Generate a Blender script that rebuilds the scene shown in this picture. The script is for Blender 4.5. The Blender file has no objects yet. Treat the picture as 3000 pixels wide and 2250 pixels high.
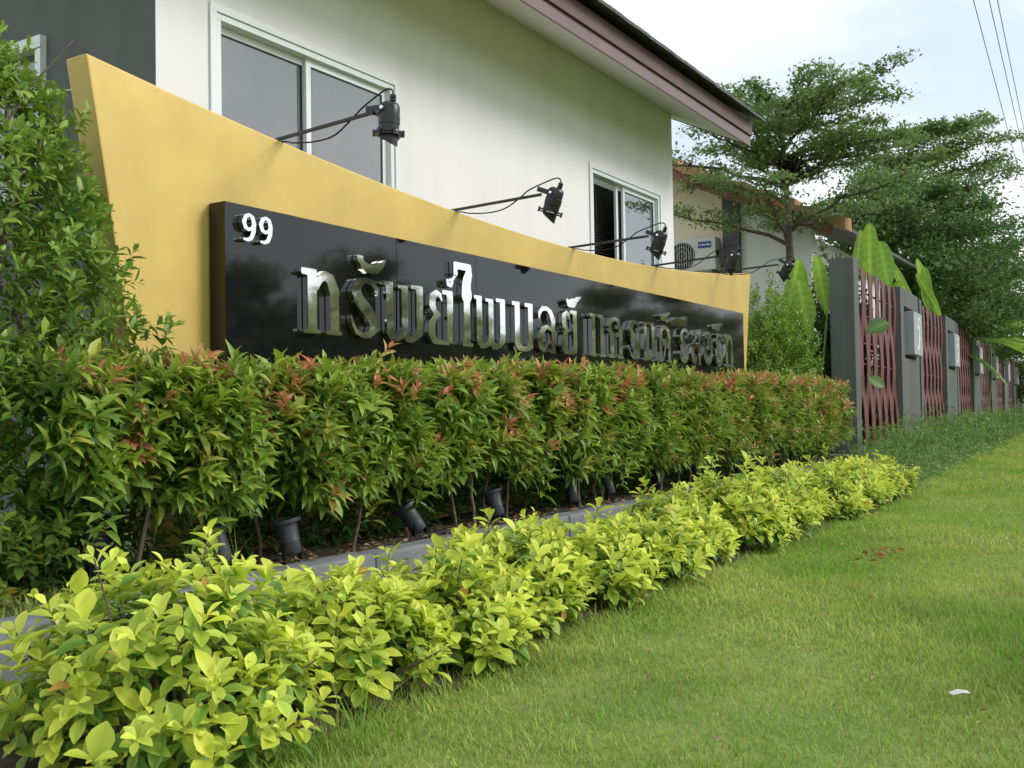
import bpy, bmesh, math, random
import numpy as np
from mathutils import Matrix, Vector
R = math.radians
random.seed(7)
rng = np.random.default_rng(11)
sc = bpy.context.scene
COL = sc.collection

# ------------------------------------------------------------------ camera
cam_d = bpy.data.cameras.new('camera')
cam = bpy.data.objects.new('camera', cam_d)
COL.objects.link(cam)
sc.camera = cam
CAM = Vector((0.0, 0.0, 0.85))
yaw, pitch, roll = 0.55603, 0.02661, 0.016
fw = Vector((math.cos(yaw) * math.cos(pitch), math.sin(yaw) * math.cos(pitch), math.sin(pitch)))
r0 = Vector((math.sin(yaw), -math.cos(yaw), 0))
u0 = r0.cross(fw)
cr = r0 * math.cos(roll) - u0 * math.sin(roll)
cu = u0 * math.cos(roll) + r0 * math.sin(roll)
m = Matrix.Identity(4)
for i in range(3):
    m[i][0], m[i][1], m[i][2], m[i][3] = cr[i], cu[i], -fw[i], CAM[i]
cam.matrix_world = m
cam_d.sensor_width = 36.0
cam_d.lens = 36.0
cam_d.clip_start = 0.05
cam_d.clip_end = 2000

# ------------------------------------------------------------------ world, sun, exposure
SUN = Vector((0.42, -0.74, 0.54)).normalized()       # towards the sun
world = bpy.data.worlds.new('World')
sc.world = world
world.use_nodes = True
wn, wl = world.node_tree.nodes, world.node_tree.links
wn.clear()
out = wn.new('ShaderNodeOutputWorld')
sky = wn.new('ShaderNodeTexSky')
sky.sky_type = 'NISHITA'
sky.sun_disc = False
sky.sun_elevation = math.asin(SUN.z)
sky.sun_rotation = math.atan2(SUN.x, SUN.y)
bg_sky = wn.new('ShaderNodeBackground')
bg_sky.inputs['Strength'].default_value = 0.15
wl.new(sky.outputs[0], bg_sky.inputs['Color'])
tc = wn.new('ShaderNodeTexCoord')
mp = wn.new('ShaderNodeMapping')
mp.inputs['Scale'].default_value = (1.0, 1.0, 2.6)
wl.new(tc.outputs['Generated'], mp.inputs['Vector'])
nz = wn.new('ShaderNodeTexNoise')
nz.inputs['Scale'].default_value = 2.3
nz.inputs['Detail'].default_value = 7
nz.inputs['Roughness'].default_value = 0.52
wl.new(mp.outputs[0], nz.inputs['Vector'])
rampw = wn.new('ShaderNodeValToRGB')
rampw.color_ramp.elements[0].position = 0.33
rampw.color_ramp.elements[0].color = (0.66, 0.66, 0.66, 1)
rampw.color_ramp.elements[1].position = 0.58
rampw.color_ramp.elements[1].color = (1, 1, 1, 1)
wl.new(nz.outputs['Fac'], rampw.inputs['Fac'])
bg_cl = wn.new('ShaderNodeBackground')
rampc = wn.new('ShaderNodeValToRGB')
rampc.color_ramp.elements[0].position = 0.42
rampc.color_ramp.elements[0].color = (0.565, 0.63, 0.69, 1)
rampc.color_ramp.elements[1].position = 0.72
rampc.color_ramp.elements[1].color = (0.92, 0.935, 0.95, 1)
wl.new(nz.outputs['Fac'], rampc.inputs['Fac'])
wl.new(rampc.outputs[0], bg_cl.inputs['Color'])
bg_cl.inputs['Strength'].default_value = 1.0
mixw = wn.new('ShaderNodeMixShader')
wl.new(rampw.outputs[0], mixw.inputs['Fac'])
wl.new(bg_sky.outputs[0], mixw.inputs[1])
wl.new(bg_cl.outputs[0], mixw.inputs[2])
wl.new(mixw.outputs[0], out.inputs['Surface'])

sun_d = bpy.data.lights.new('sun', 'SUN')
sun_d.energy = 1.5
sun_d.angle = R(22)
sun_d.color = (1.0, 0.96, 0.90)
sun_o = bpy.data.objects.new('sun', sun_d)
COL.objects.link(sun_o)
sun_o.rotation_euler = (-SUN).to_track_quat('-Z', 'Y').to_euler()
sun_o.location = (0, -6, 12)

sc.view_settings.view_transform = 'Standard'
sc.view_settings.look = 'None'
sc.view_settings.exposure = 0.60
sc.view_settings.gamma = 1.0
sc.view_settings.use_curve_mapping = False
sc.render.engine = 'CYCLES'
sc.cycles.use_denoising = True
sc.cycles.max_bounces = 5
sc.cycles.diffuse_bounces = 3
sc.cycles.glossy_bounces = 3
sc.cycles.transmission_bounces = 2
sc.cycles.use_adaptive_sampling = True
sc.cycles.adaptive_threshold = 0.025
sc.cycles.use_light_tree = False
sc.cycles.transparent_max_bounces = 4

# ------------------------------------------------------------------ materials
def mat(name, color, rough=0.7, metal=0.0, spec=0.5, var=0.0, scale=8.0, bump=0.0, bscale=60.0, col2=None, detail=5):
    ma = bpy.data.materials.new(name)
    ma.use_nodes = True
    n, l = ma.node_tree.nodes, ma.node_tree.links
    b = n['Principled BSDF']
    b.inputs['Base Color'].default_value = (*color, 1)
    b.inputs['Roughness'].default_value = rough
    b.inputs['Metallic'].default_value = metal
    b.inputs['Specular IOR Level'].default_value = spec
    geo = n.new('ShaderNodeTexCoord')
    if var > 0 or col2:
        t = n.new('ShaderNodeTexNoise')
        t.inputs['Scale'].default_value = scale
        t.inputs['Detail'].default_value = detail
        t.inputs['Roughness'].default_value = 0.62
        l.new(geo.outputs['Object'], t.inputs['Vector'])
        rp = n.new('ShaderNodeValToRGB')
        c2 = col2 if col2 else tuple(min(1, c * (1 + var)) for c in color)
        c1 = color if col2 else tuple(c * (1 - var) for c in color)
        rp.color_ramp.elements[0].position = 0.36
        rp.color_ramp.elements[0].color = (*c1, 1)
        rp.color_ramp.elements[1].position = 0.66
        rp.color_ramp.elements[1].color = (*c2, 1)
        l.new(t.outputs['Fac'], rp.inputs['Fac'])
        l.new(rp.outputs[0], b.inputs['Base Color'])
    if bump > 0:
        t2 = n.new('ShaderNodeTexNoise')
        t2.inputs['Scale'].default_value = bscale
        t2.inputs['Detail'].default_value = 4
        l.new(geo.outputs['Object'], t2.inputs['Vector'])
        bp = n.new('ShaderNodeBump')
        bp.inputs['Strength'].default_value = bump
        bp.inputs['Distance'].default_value = 0.01
        l.new(t2.outputs['Fac'], bp.inputs['Height'])
        l.new(bp.outputs[0], b.inputs['Normal'])
    return ma

def leaf_mat(name, rough=0.45, trans=0.3, spec=0.4):
    ma = bpy.data.materials.new(name)
    ma.use_nodes = True
    n, l = ma.node_tree.nodes, ma.node_tree.links
    b = n['Principled BSDF']
    a = n.new('ShaderNodeAttribute')
    a.attribute_name = 'Col'
    l.new(a.outputs['Color'], b.inputs['Base Color'])
    b.inputs['Roughness'].default_value = rough
    b.inputs['Specular IOR Level'].default_value = spec
    tr = n.new('ShaderNodeBsdfTranslucent')
    l.new(a.outputs['Color'], tr.inputs['Color'])
    mx = n.new('ShaderNodeMixShader')
    mx.inputs['Fac'].default_value = trans
    l.new(b.outputs[0], mx.inputs[1])
    l.new(tr.outputs[0], mx.inputs[2])
    l.new(mx.outputs[0], n['Material Output'].inputs['Surface'])
    return ma

M = {}
M['lawn'] = mat('lawn_soil', (0.12, 0.20, 0.030), 0.95, col2=(0.25, 0.27, 0.07), scale=1.7, bump=0.6, bscale=90)
M['soil'] = mat('bed_soil', (0.045, 0.03, 0.018), 0.95, col2=(0.10, 0.075, 0.045), scale=9, bump=0.8, bscale=45)
M['kerb'] = mat('kerb_concrete', (0.15, 0.16, 0.165), 0.8, col2=(0.24, 0.25, 0.25), scale=5, bump=0.25, bscale=70)
M['gold'] = mat('gold_paint', (0.60, 0.425, 0.112), 0.48, metal=0.15, var=0.09, scale=2.2, bump=0.09, bscale=140, detail=8)
M['granite'] = mat('black_granite', (0.006, 0.007, 0.008), 0.045, spec=0.6, var=0.5, scale=160)
M['seam'] = mat('seam_filler', (0.12, 0.12, 0.12), 0.6)
M['chrome'] = mat('mirror_steel', (0.88, 0.88, 0.87), 0.04, metal=1.0, bump=0.02, bscale=9)
M['white_wall'] = mat('cream_wall_paint', (0.80, 0.79, 0.785), 0.85, var=0.02, scale=0.8, bump=0.05, bscale=120)
M['grey_wall'] = mat('dark_grey_wall_paint', (0.115, 0.12, 0.12), 0.85, var=0.05, scale=1.0, bump=0.08, bscale=110)
M['soffit'] = mat('soffit_board', (0.66, 0.655, 0.62), 0.8)
M['fascia'] = mat('brown_fascia', (0.125, 0.062, 0.055), 0.45, var=0.15, scale=2.2)
M['fascia_lo'] = mat('mauve_fascia_sheen', (0.18, 0.115, 0.11), 0.35, var=0.10, scale=2.0)  # gloss on the lower eave band painted in as a lighter fascia tone
M['roof_grey'] = mat('grey_roof_tile', (0.09, 0.095, 0.085), 0.8, var=0.4, scale=14)
M['alu'] = mat('white_aluminium', (0.74, 0.78, 0.80), 0.35)
M['rubber'] = mat('window_gasket', (0.012, 0.013, 0.02), 0.5)
M['glass'] = mat('curtained_glass', (0.075, 0.09, 0.105), 0.03, spec=0.9, col2=(0.14, 0.14, 0.135), scale=0.9)
M['glass_b'] = mat('reflecting_glass', (0.035, 0.045, 0.045), 0.012, spec=1.0)
M['glass_b'].node_tree.nodes['Principled BSDF'].inputs['IOR'].default_value = 2.3
M['glass'].node_tree.nodes['Principled BSDF'].inputs['IOR'].default_value = 1.9
M['dark'] = mat('dark_room', (0.012, 0.012, 0.012), 0.8)
M['blind'] = mat('dark_blind', (0.05, 0.05, 0.048), 0.6)
M['black'] = mat('black_metal', (0.012, 0.013, 0.015), 0.34, var=0.3, scale=30)
M['arm'] = mat('black_arm_paint', (0.02, 0.02, 0.021), 0.42)
M['cable'] = mat('black_cable', (0.012, 0.012, 0.014), 0.5)
M['lens'] = mat('lamp_lens', (0.25, 0.26, 0.27), 0.08, spec=0.8)
M['pot'] = mat('grey_uplight_plastic', (0.035, 0.042, 0.052), 0.55, var=0.25, scale=20)
M['fence_grey'] = mat('grey_fence_render', (0.115, 0.122, 0.118), 0.85, var=0.08, scale=1.4, bump=0.1, bscale=90)
M['lattice'] = mat('maroon_lattice_paint', (0.125, 0.025, 0.023), 0.55, var=0.2, scale=6)
M['plaque'] = mat('pale_plaque', (0.33, 0.345, 0.375), 0.45, var=0.03, scale=4)
M['white'] = mat('white_paint', (0.82, 0.83, 0.82), 0.4)
M['bark'] = mat('brown_bark', (0.12, 0.085, 0.06), 0.9, col2=(0.21, 0.165, 0.125), scale=18, bump=0.5, bscale=40)
M['bark_dark'] = mat('dark_bark', (0.07, 0.05, 0.042), 0.9, col2=(0.13, 0.10, 0.085), scale=9, bump=0.5, bscale=25)
M['tile'] = mat('orange_roof_tile', (0.48, 0.24, 0.11), 0.75, var=0.16, scale=5)
M['brown_board'] = mat('red_brown_barge_board', (0.22, 0.085, 0.05), 0.6)
M['cream'] = mat('cream_house_paint', (0.80, 0.70, 0.52), 0.85, var=0.03, scale=1.0)
M['ac'] = mat('air_conditioner_shell', (0.62, 0.63, 0.60), 0.5)
M['blue'] = mat('blue_label', (0.015, 0.03, 0.30), 0.4)
M['paper'] = mat('litter_paper', (0.50, 0.48, 0.44), 0.7, var=0.1, scale=40)
M['leaf'] = leaf_mat('leaf_surface', 0.42, 0.28, 0.45)
M['leaf_gold'] = leaf_mat('golden_leaf_surface', 0.45, 0.34, 0.35)
M['leaf_tree'] = leaf_mat('tree_leaf_surface', 0.5, 0.38, 0.3)
M['grass'] = leaf_mat('grass_surface', 0.6, 0.35, 0.2)
M['bigleaf'] = leaf_mat('broad_leaf_surface', 0.38, 0.35, 0.5)
M['dryleaf'] = leaf_mat('dry_leaf_surface', 0.8, 0.1, 0.2)
M['wire'] = mat('power_wire', (0.25, 0.24, 0.24), 0.6)

def streaks(ma, amount, sx=7.0, sz=0.45):
    """faint vertical rain streaks and stains multiplied into a wall paint"""
    n, l = ma.node_tree.nodes, ma.node_tree.links
    b = n['Principled BSDF']
    src = b.inputs['Base Color'].links[0].from_socket
    tcn = n.new('ShaderNodeTexCoord')
    mpn = n.new('ShaderNodeMapping')
    mpn.inputs['Scale'].default_value = (sx, sx, sz)
    l.new(tcn.outputs['Object'], mpn.inputs['Vector'])
    t = n.new('ShaderNodeTexNoise')
    t.inputs['Scale'].default_value = 1.0
    t.inputs['Detail'].default_value = 6
    l.new(mpn.outputs[0], t.inputs['Vector'])
    rp = n.new('ShaderNodeValToRGB')
    rp.color_ramp.elements[0].position = 0.30
    rp.color_ramp.elements[0].color = (1 - amount, 1 - amount, 1 - amount * 1.1, 1)
    rp.color_ramp.elements[1].position = 0.55
    rp.color_ramp.elements[1].color = (1, 1, 1, 1)
    l.new(t.outputs['Fac'], rp.inputs['Fac'])
    mx = n.new('ShaderNodeMix')
    mx.data_type = 'RGBA'
    mx.blend_type = 'MULTIPLY'
    mx.inputs['Factor'].default_value = 1.0
    l.new(src, mx.inputs[6])
    l.new(rp.outputs[0], mx.inputs[7])
    l.new(mx.outputs[2], b.inputs['Base Color'])
streaks(M['gold'], .06, 5.0, .5)
streaks(M['white_wall'], .06, 3.0, .3)
streaks(M['fence_grey'], .22, 5.0, .5)
streaks(M['grey_wall'], .12, 4.0, .4)

# ------------------------------------------------------------------ helpers
def tag(o, label=None, cat=None, group=None, kind=None):
    if label: o['label'] = label
    if cat: o['category'] = cat
    if group: o['group'] = group
    if kind: o['kind'] = kind
    return o

def link(o, parent=None):
    COL.objects.link(o)
    if parent is not None:
        o.parent = parent
    return o

def empty(name, loc=(0, 0, 0), label=None, cat=None, group=None):
    o = bpy.data.objects.new(name, None)
    o.empty_display_size = 0.1
    o.location = loc
    COL.objects.link(o)
    return tag(o, label, cat, group)

class MB:
    """collects verts and faces, builds ONE mesh object"""
    def __init__(s):
        s.v, s.f, s.sm = [], [], []
    def add(s, vs, fs, smooth=False):
        o = len(s.v)
        s.v += [tuple(map(float, q)) for q in vs]
        s.f += [tuple(i + o for i in f) for f in fs]
        s.sm += [smooth] * len(fs)
        return s
    def box(s, x0, x1, y0, y1, z0, z1, mtx=None):
        vs = [(x, y, z) for x in (x0, x1) for y in (y0, y1) for z in (z0, z1)]
        if mtx is not None:
            vs = [mtx @ Vector(q) for q in vs]
        return s.add(vs, [(0, 1, 3, 2), (4, 6, 7, 5), (0, 4, 5, 1), (2, 3, 7, 6), (0, 2, 6, 4), (1, 5, 7, 3)])
    def tube(s, pts, rad, n=8, cap=True):
        pts = [Vector(p) for p in pts]
        rs = rad if isinstance(rad, (list, tuple)) else [rad] * len(pts)
        vs, fs = [], []
        ref = None
        for i, p in enumerate(pts):
            t = (pts[min(i + 1, len(pts) - 1)] - pts[max(i - 1, 0)]).normalized()
            if ref is None:
                ref = t.orthogonal().normalized()
            ref = (ref - t * ref.dot(t))
            if ref.length < 1e-6:
                ref = t.orthogonal()
            ref.normalize()
            b = t.cross(ref)
            for k in range(n):
                a = 2 * math.pi * k / n
                vs.append(p + (ref * math.cos(a) + b * math.sin(a)) * rs[i])
        for i in range(len(pts) - 1):
            for k in range(n):
                k2 = (k + 1) % n
                fs.append((i * n + k, i * n + k2, (i + 1) * n + k2, (i + 1) * n + k))
        if cap:
            fs.append(tuple(range(n - 1, -1, -1)))
            fs.append(tuple((len(pts) - 1) * n + k for k in range(n)))
        return s.add(vs, fs, True)
    def lathe(s, prof, mtx, n=24):
        vs, fs = [], []
        for (r, z) in prof:
            for k in range(n):
                a = 2 * math.pi * k / n
                vs.append(mtx @ Vector((r * math.cos(a), r * math.sin(a), z)))
        for i in range(len(prof) - 1):
            for k in range(n):
                k2 = (k + 1) % n
                fs.append((i * n + k, i * n + k2, (i + 1) * n + k2, (i + 1) * n + k))
        s.add(vs, fs, True)
        return s
    def mesh(s, name, material, bevel=0.0):
        me = bpy.data.meshes.new(name)
        me.from_pydata(s.v, [], s.f)
        me.polygons.foreach_set('use_smooth', s.sm)
        if any(s.sm):
            try:
                me.set_sharp_from_angle(angle=R(40))
            except Exception:
                pass
        me.materials.append(material)
        if bevel > 0:
            bm = bmesh.new(); bm.from_mesh(me)
            bmesh.ops.remove_doubles(bm, verts=bm.verts, dist=1e-5)
            ed = [e for e in bm.edges if len(e.link_faces) == 2 and e.calc_face_angle(0) > 0.5]
            bmesh.ops.bevel(bm, geom=ed, offset=bevel, segments=2, affect='EDGES', profile=0.6)
            bm.to_mesh(me); bm.free()
        me.update()
        return me
    def build(s, name, material, parent=None, bevel=0.0):
        return link(bpy.data.objects.new(name, s.mesh(name, material, bevel)), parent)

def inst(name, me, parent=None, mtx=None):
    o = bpy.data.objects.new(name, me)
    if mtx is not None:
        o.matrix_local = mtx
    return link(o, parent)

# ---- foliage: leaf templates are (t along, s across, h lift) rows
def tmpl(rows, fold=0.12, droop=0.15):
    """rows: list of (t, halfwidth). first and last have width 0"""
    v = [(rows[0][0], 0, 0, 0)]
    idx = [[0]]
    for (t, w) in rows[1:-1]:
        h = -droop * t * t
        b = len(v)
        v += [(t, -w, h + fold * w * 2, 1), (t, 0, h, 0), (t, w, h + fold * w * 2, 1)]
        idx.append([b, b + 1, b + 2])
    v.append((rows[-1][0], 0, -droop, 1))
    idx.append([len(v) - 1])
    f = []
    for a, b in zip(idx[:-1], idx[1:]):
        if len(a) == 1 and len(b) == 3:
            f += [(a[0], b[1], b[0]), (a[0], b[2], b[1])]
        elif len(a) == 3 and len(b) == 3:
            f += [(a[0], a[1], b[1]), (a[0], b[1], b[0]), (a[1], a[2], b[2]), (a[1], b[2], b[1])]
        else:
            f += [(a[0], a[1], b[0]), (a[1], a[2], b[0])]
    return np.array(v, float), np.array(f, int)

T_OBOV = tmpl([(0, 0), (0.14, 0.085), (0.36, 0.20), (0.60, 0.265), (0.80, 0.20), (0.93, 0.085), (1.0, 0)], 0.22, 0.22)
T_OBOV_LO = tmpl([(0, 0), (0.6, 0.28), (1.0, 0)], 0.22, 0.2)
T_LANC = tmpl([(0, 0), (0.22, 0.13), (0.55, 0.16), (0.82, 0.075), (1.0, 0)], 0.35, 0.28)
T_LANC_LO = tmpl([(0, 0), (0.42, 0.16), (1.0, 0)], 0.3, 0.25)
T_OVAL = tmpl([(0, 0), (0.3, 0.19), (0.7, 0.2), (1.0, 0)], 0.2, 0.12)
T_OVAL_LO = tmpl([(0, 0), (0.5, 0.22), (1.0, 0)], 0.2, 0.12)
T_BLADE = (np.array([(0, -1, 0, 0), (0, 1, 0, 0), (0.55, -0.7, -0.03, 1), (0.55, 0.7, -0.03, 1), (1, 0, -0.22, 1)], float),
           np.array([(0, 1, 3), (0, 3, 2), (2, 3, 4)], int))
T_FLAT = (np.array([(0, 0, 0, 0), (0.5, -0.26, 0.02, 1), (1, 0, -0.06, 1), (0.5, 0.26, 0.02, 1)], float),
          np.array([(0, 3, 2), (0, 2, 1)], int))

def norm(a):
    return a / np.maximum(np.linalg.norm(a, axis=-1, keepdims=True), 1e-9)

def leaf_frames(D, U):
    D = norm(D)
    S = norm(np.cross(D, U))
    N = np.cross(S, D)
    return D, S, N

def leaf_mesh(name, P, D, U, L, W, c0, c1, T, material):
    """P,D,U (n,3) L,W (n,) c0 centre colour c1 edge colour (n,3)"""
    tv, tf = T
    D, S, N = leaf_frames(D, U)
    n, k = len(P), len(tv)
    V = (P[:, None] + D[:, None] * (tv[None, :, 0:1] * L[:, None, None]) + S[:, None] * (tv[None, :, 1:2] * W[:, None, None])
         + N[:, None] * (tv[None, :, 2:3] * L[:, None, None]))
    F = tf[None] + (np.arange(n) * k)[:, None, None]
    C = c0[:, None] * (1 - tv[None, :, 3:4]) + c1[:, None] * tv[None, :, 3:4]
    return raw_mesh(name, V.reshape(-1, 3), F.reshape(-1, 3), C.reshape(-1, 3), material)

def raw_mesh(name, V, F, C, material):
    me = bpy.data.meshes.new(name)
    nv, nf = len(V), len(F)
    me.vertices.add(nv)
    me.vertices.foreach_set('co', V.astype(np.float32).ravel())
    me.loops.add(nf * 3)
    me.loops.foreach_set('vertex_index', F.astype(np.int32).ravel())
    me.polygons.add(nf)
    me.polygons.foreach_set('loop_start', np.arange(0, nf * 3, 3, dtype=np.int32))
    me.polygons.foreach_set('use_smooth', np.ones(nf, dtype=bool))
    at = me.color_attributes.new('Col', 'FLOAT_COLOR', 'POINT')
    C4 = np.ones((nv, 4), np.float32)
    C4[:, :3] = C
    at.data.foreach_set('color', C4.ravel())
    me.materials.append(material)
    me.update(calc_edges=True)
    me.validate()
    return me

def lerp(a, b, t):
    a, b = np.array(a, float), np.array(b, float)
    return a + (b - a) * np.asarray(t)[..., None]

class Leaves:
    def __init__(s):
        s.P, s.D, s.U, s.L, s.W, s.c0, s.c1 = [], [], [], [], [], [], []
    def add(s, P, D, U, L, W, c0, c1):
        for a, b in zip((s.P, s.D, s.U, s.L, s.W, s.c0, s.c1), (P, D, U, L, W, c0, c1)):
            a.append(b)
    def done(s):
        return [np.concatenate(a) for a in (s.P, s.D, s.U, s.L, s.W, s.c0, s.c1)]

VAR = {}
def leaf_variants(key, T, material, pal, n=14):
    """a few shared leaf meshes (unit length) in the species' colours"""
    if key in VAR:
        return VAR[key]
    res = []
    for i in range(n):
        c0, c1 = pal(i, n)
        w = 1.0 + 0.25 * random.uniform(-1, 1)
        me = leaf_mesh('leaf', np.zeros((1, 3)), np.array([[1., 0, 0]]), np.array([[0, 0, 1.]]), np.ones(1), np.full(1, w),
                       np.array([c0]), np.array([c1]), T, material)
        res.append((me, np.array(c0)))
    VAR[key] = res
    return res

def place_leaves(root, data, key, T, material, n_obj, bulk_name='foliage', face=None):
    """the n_obj leaves that show largest become objects, the rest ONE mesh"""
    P, D, U, L, W, c0, c1 = data
    loc = np.array(root.location)
    Pw = P + loc
    camv = np.array(CAM)
    if n_obj > 0:
        d = np.linalg.norm(Pw - camv, axis=1)
        size = L / d
        # hidden ones (deep behind others) rank lower: prefer leaves whose way to the camera is near the outside
        pick = np.argsort(-(size - 0.35 * (d - d.min()) / d.mean() * size.mean()))[:n_obj]
    else:
        pick = np.array([], int)
    keep = np.ones(len(P), bool); keep[pick] = False
    o = inst(bulk_name, leaf_mesh(bulk_name, P[keep], D[keep], U[keep], L[keep], W[keep], c0[keep], c1[keep], T, material), root)
    o['kind'] = 'stuff'
    if len(pick):
        vs = VAR[key]
        cv = np.array([q[1] for q in vs])
        Dn, Sn, Nn = leaf_frames(D[pick], U[pick])
        for j, i in enumerate(pick):
            k = int(np.argmin(((cv - c0[i]) ** 2).sum(1) * (0.6 + 0.8 * rng.random(len(cv)))))
            w = W[i]
            mt = Matrix(((Dn[j][0] * L[i], Sn[j][0] * w, Nn[j][0] * L[i], P[i][0]),
                         (Dn[j][1] * L[i], Sn[j][1] * w, Nn[j][1] * L[i], P[i][1]),
                         (Dn[j][2] * L[i], Sn[j][2] * w, Nn[j][2] * L[i], P[i][2]), (0, 0, 0, 1)))
            inst('leaf', vs[k][0], root, mt)
    return o

def rand_unit(n):
    return norm(rng.normal(size=(n, 3)))

ORD = ['nearest', 'second', 'third', 'fourth', 'fifth', 'sixth', 'seventh', 'eighth', 'ninth', 'tenth', 'eleventh', 'twelfth',
       'thirteenth', 'fourteenth', 'fifteenth', 'sixteenth', 'seventeenth', 'eighteenth', 'nineteenth', 'twentieth']

# ================================================================== SETTING
# lawn: one sheet to the horizon
g = MB()
NX, NY = 60, 40
xs = np.concatenate([np.linspace(-300, -6, 8), np.linspace(-4, 30, 44), np.linspace(34, 500, 8)])
ys = np.concatenate([np.linspace(-300, -12, 6), np.linspace(-10, 2.85, 26), np.linspace(4, 400, 8)])
def lawn_z(x, y):
    return 0.012 * math.sin(x * 0.9 + y * 1.7) + 0.010 * math.sin(x * 2.1 - y * 0.8) if (-4 <= x <= 30 and -10 <= y <= 2.8) else 0.0
vs = [(x, y, lawn_z(x, y)) for y in ys for x in xs]
fs = [(j * len(xs) + i, j * len(xs) + i + 1, (j + 1) * len(xs) + i + 1, (j + 1) * len(xs) + i) for j in range(len(ys) - 1) for i in range(len(xs) - 1)]
g.add(vs, fs, True)
tag(g.build('lawn', M['lawn']), kind='structure')

# planting bed and the yard behind
b = MB()
vs, fs = [], []
bx = np.linspace(-2.0, 13.2, 90); by = np.linspace(2.955, 3.75, 7)
for y in by:
    for x in bx:
        vs.append((x, y, 0.222 + 0.012 * math.sin(x * 5.1) * math.sin(y * 9) + 0.008 * random.uniform(-1, 1)))
for j in range(len(by) - 1):
    for i in range(len(bx) - 1):
        a = j * len(bx) + i
        fs.append((a, a + 1, a + len(bx) + 1, a + len(bx)))
b.add(vs, fs, True)
tag(b.build('planting_bed', M['soil']), kind='structure')
b = MB().box(-8, 60, 3.76, 60, -0.1, 0.2)
tag(b.build('yard_ground', M['lawn']), kind='structure')

b = MB()
n_ = 80
vs, fs = [], []
for i_ in range(n_ + 1):
    xx = .2 + 10.8 * i_ / n_
    vs += [(xx, 1.90 + .05 * math.sin(xx * 4.3) + .03 * math.sin(xx * 11), lawn_z(xx, 1.9) + .004), (xx, 2.45, .045 + .01 * math.sin(xx * 7)), (xx, 2.819, .05)]
for i_ in range(n_):
    for j_ in range(2):
        a = i_ * 3 + j_
        fs.append((a, a + 3, a + 4, a + 1))
b.add(vs, fs, True)
tag(b.build('border_soil', M['soil']), kind='structure')

# kerb in cast lengths
kerb = empty('kerb', (0, 2.82, 0)); kerb['kind'] = 'structure'
x = -1.74
k = 0
while x < 13.2:
    x1 = min(x + 1.72, 13.25)
    s = MB().box(x + 0.003, x1 - 0.003, 0.002 * (k % 2), 0.135, -0.05, 0.25 + 0.0015 * ((k * 7) % 3))
    s.build('kerb_stone', M['kerb'], kerb, bevel=0.012)
    x = x1; k += 1

# ================================================================== GOLD SIGN WALL
def wall_top(x):
    return 2.052 + 0.0156 * (x - 6.75) ** 2
gw = empty('gold_sign_wall', (6.6, 3.6, 0), 'curved gold painted wall behind the black name sign', 'wall')
s = MB()
N = 72
fr, bk = [], []
for i in range(N + 1):
    t = i / N
    xb = 2.90 + t * (10.33 - 2.90)
    xt = 2.58 + t * (10.69 - 2.58)
    col_f, col_b = [], []
    for j in range(9):
        h = j / 8
        # the two ends flare outwards
        xx = xb + (xt - xb) * h ** 1.25
        zz = 0.15 + (wall_top(xt) - 0.15) * h
        col_f.append((xx - 6.6, 0.0, zz)); col_b.append((xx - 6.6, 0.135, zz))
    fr.append(col_f); bk.append(col_b)
vs, fs = [], []
for i in range(N + 1):
    vs += fr[i] + bk[i]
H2 = 18
for i in range(N):
    for j in range(8):
        a = i * H2 + j
        fs.append((a, a + H2, a + H2 + 1, a + 1))
        c = i * H2 + 9 + j
        fs.append((c, c + 1, c + H2 + 1, c + H2))
    fs.append((i * H2 + 8, (i + 1) * H2 + 8, (i + 1) * H2 + 17, i * H2 + 17))
for j in range(8):
    fs.append((j, j + 1, j + 10, j + 9))
    e = N * H2
    fs.append((e + j, e + j + 9, e + j + 10, e + j + 1))
s.add(vs, fs)
s.build('wall_body', M['gold'], gw, bevel=0.008)

# ================================================================== SIGN BOARD WITH LETTERS
sb = empty('name_sign_board', (3.205, 3.492, 0), 'long black polished granite sign board with mirror steel lettering', 'sign')
PX = [3.205, 3.66, 4.44, 5.22, 5.98, 6.82, 7.66, 8.50, 9.59, 10.115]
for i in range(len(PX) - 1):
    a, c = PX[i] - 3.205, PX[i + 1] - 3.205
    dy = 0.0012 * ((i * 5) % 3)
    MB().box(a + (0.0011 if i else 0), c - 0.0011, dy, 0.10, 0.40, 1.813 - 0.0005 * (i % 2)).build('panel', M['granite'], sb)
MB().box(0.01, 6.90, 0.006, 0.1045, 0.41, 1.806).build('backing', M['seam'], sb)

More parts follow.
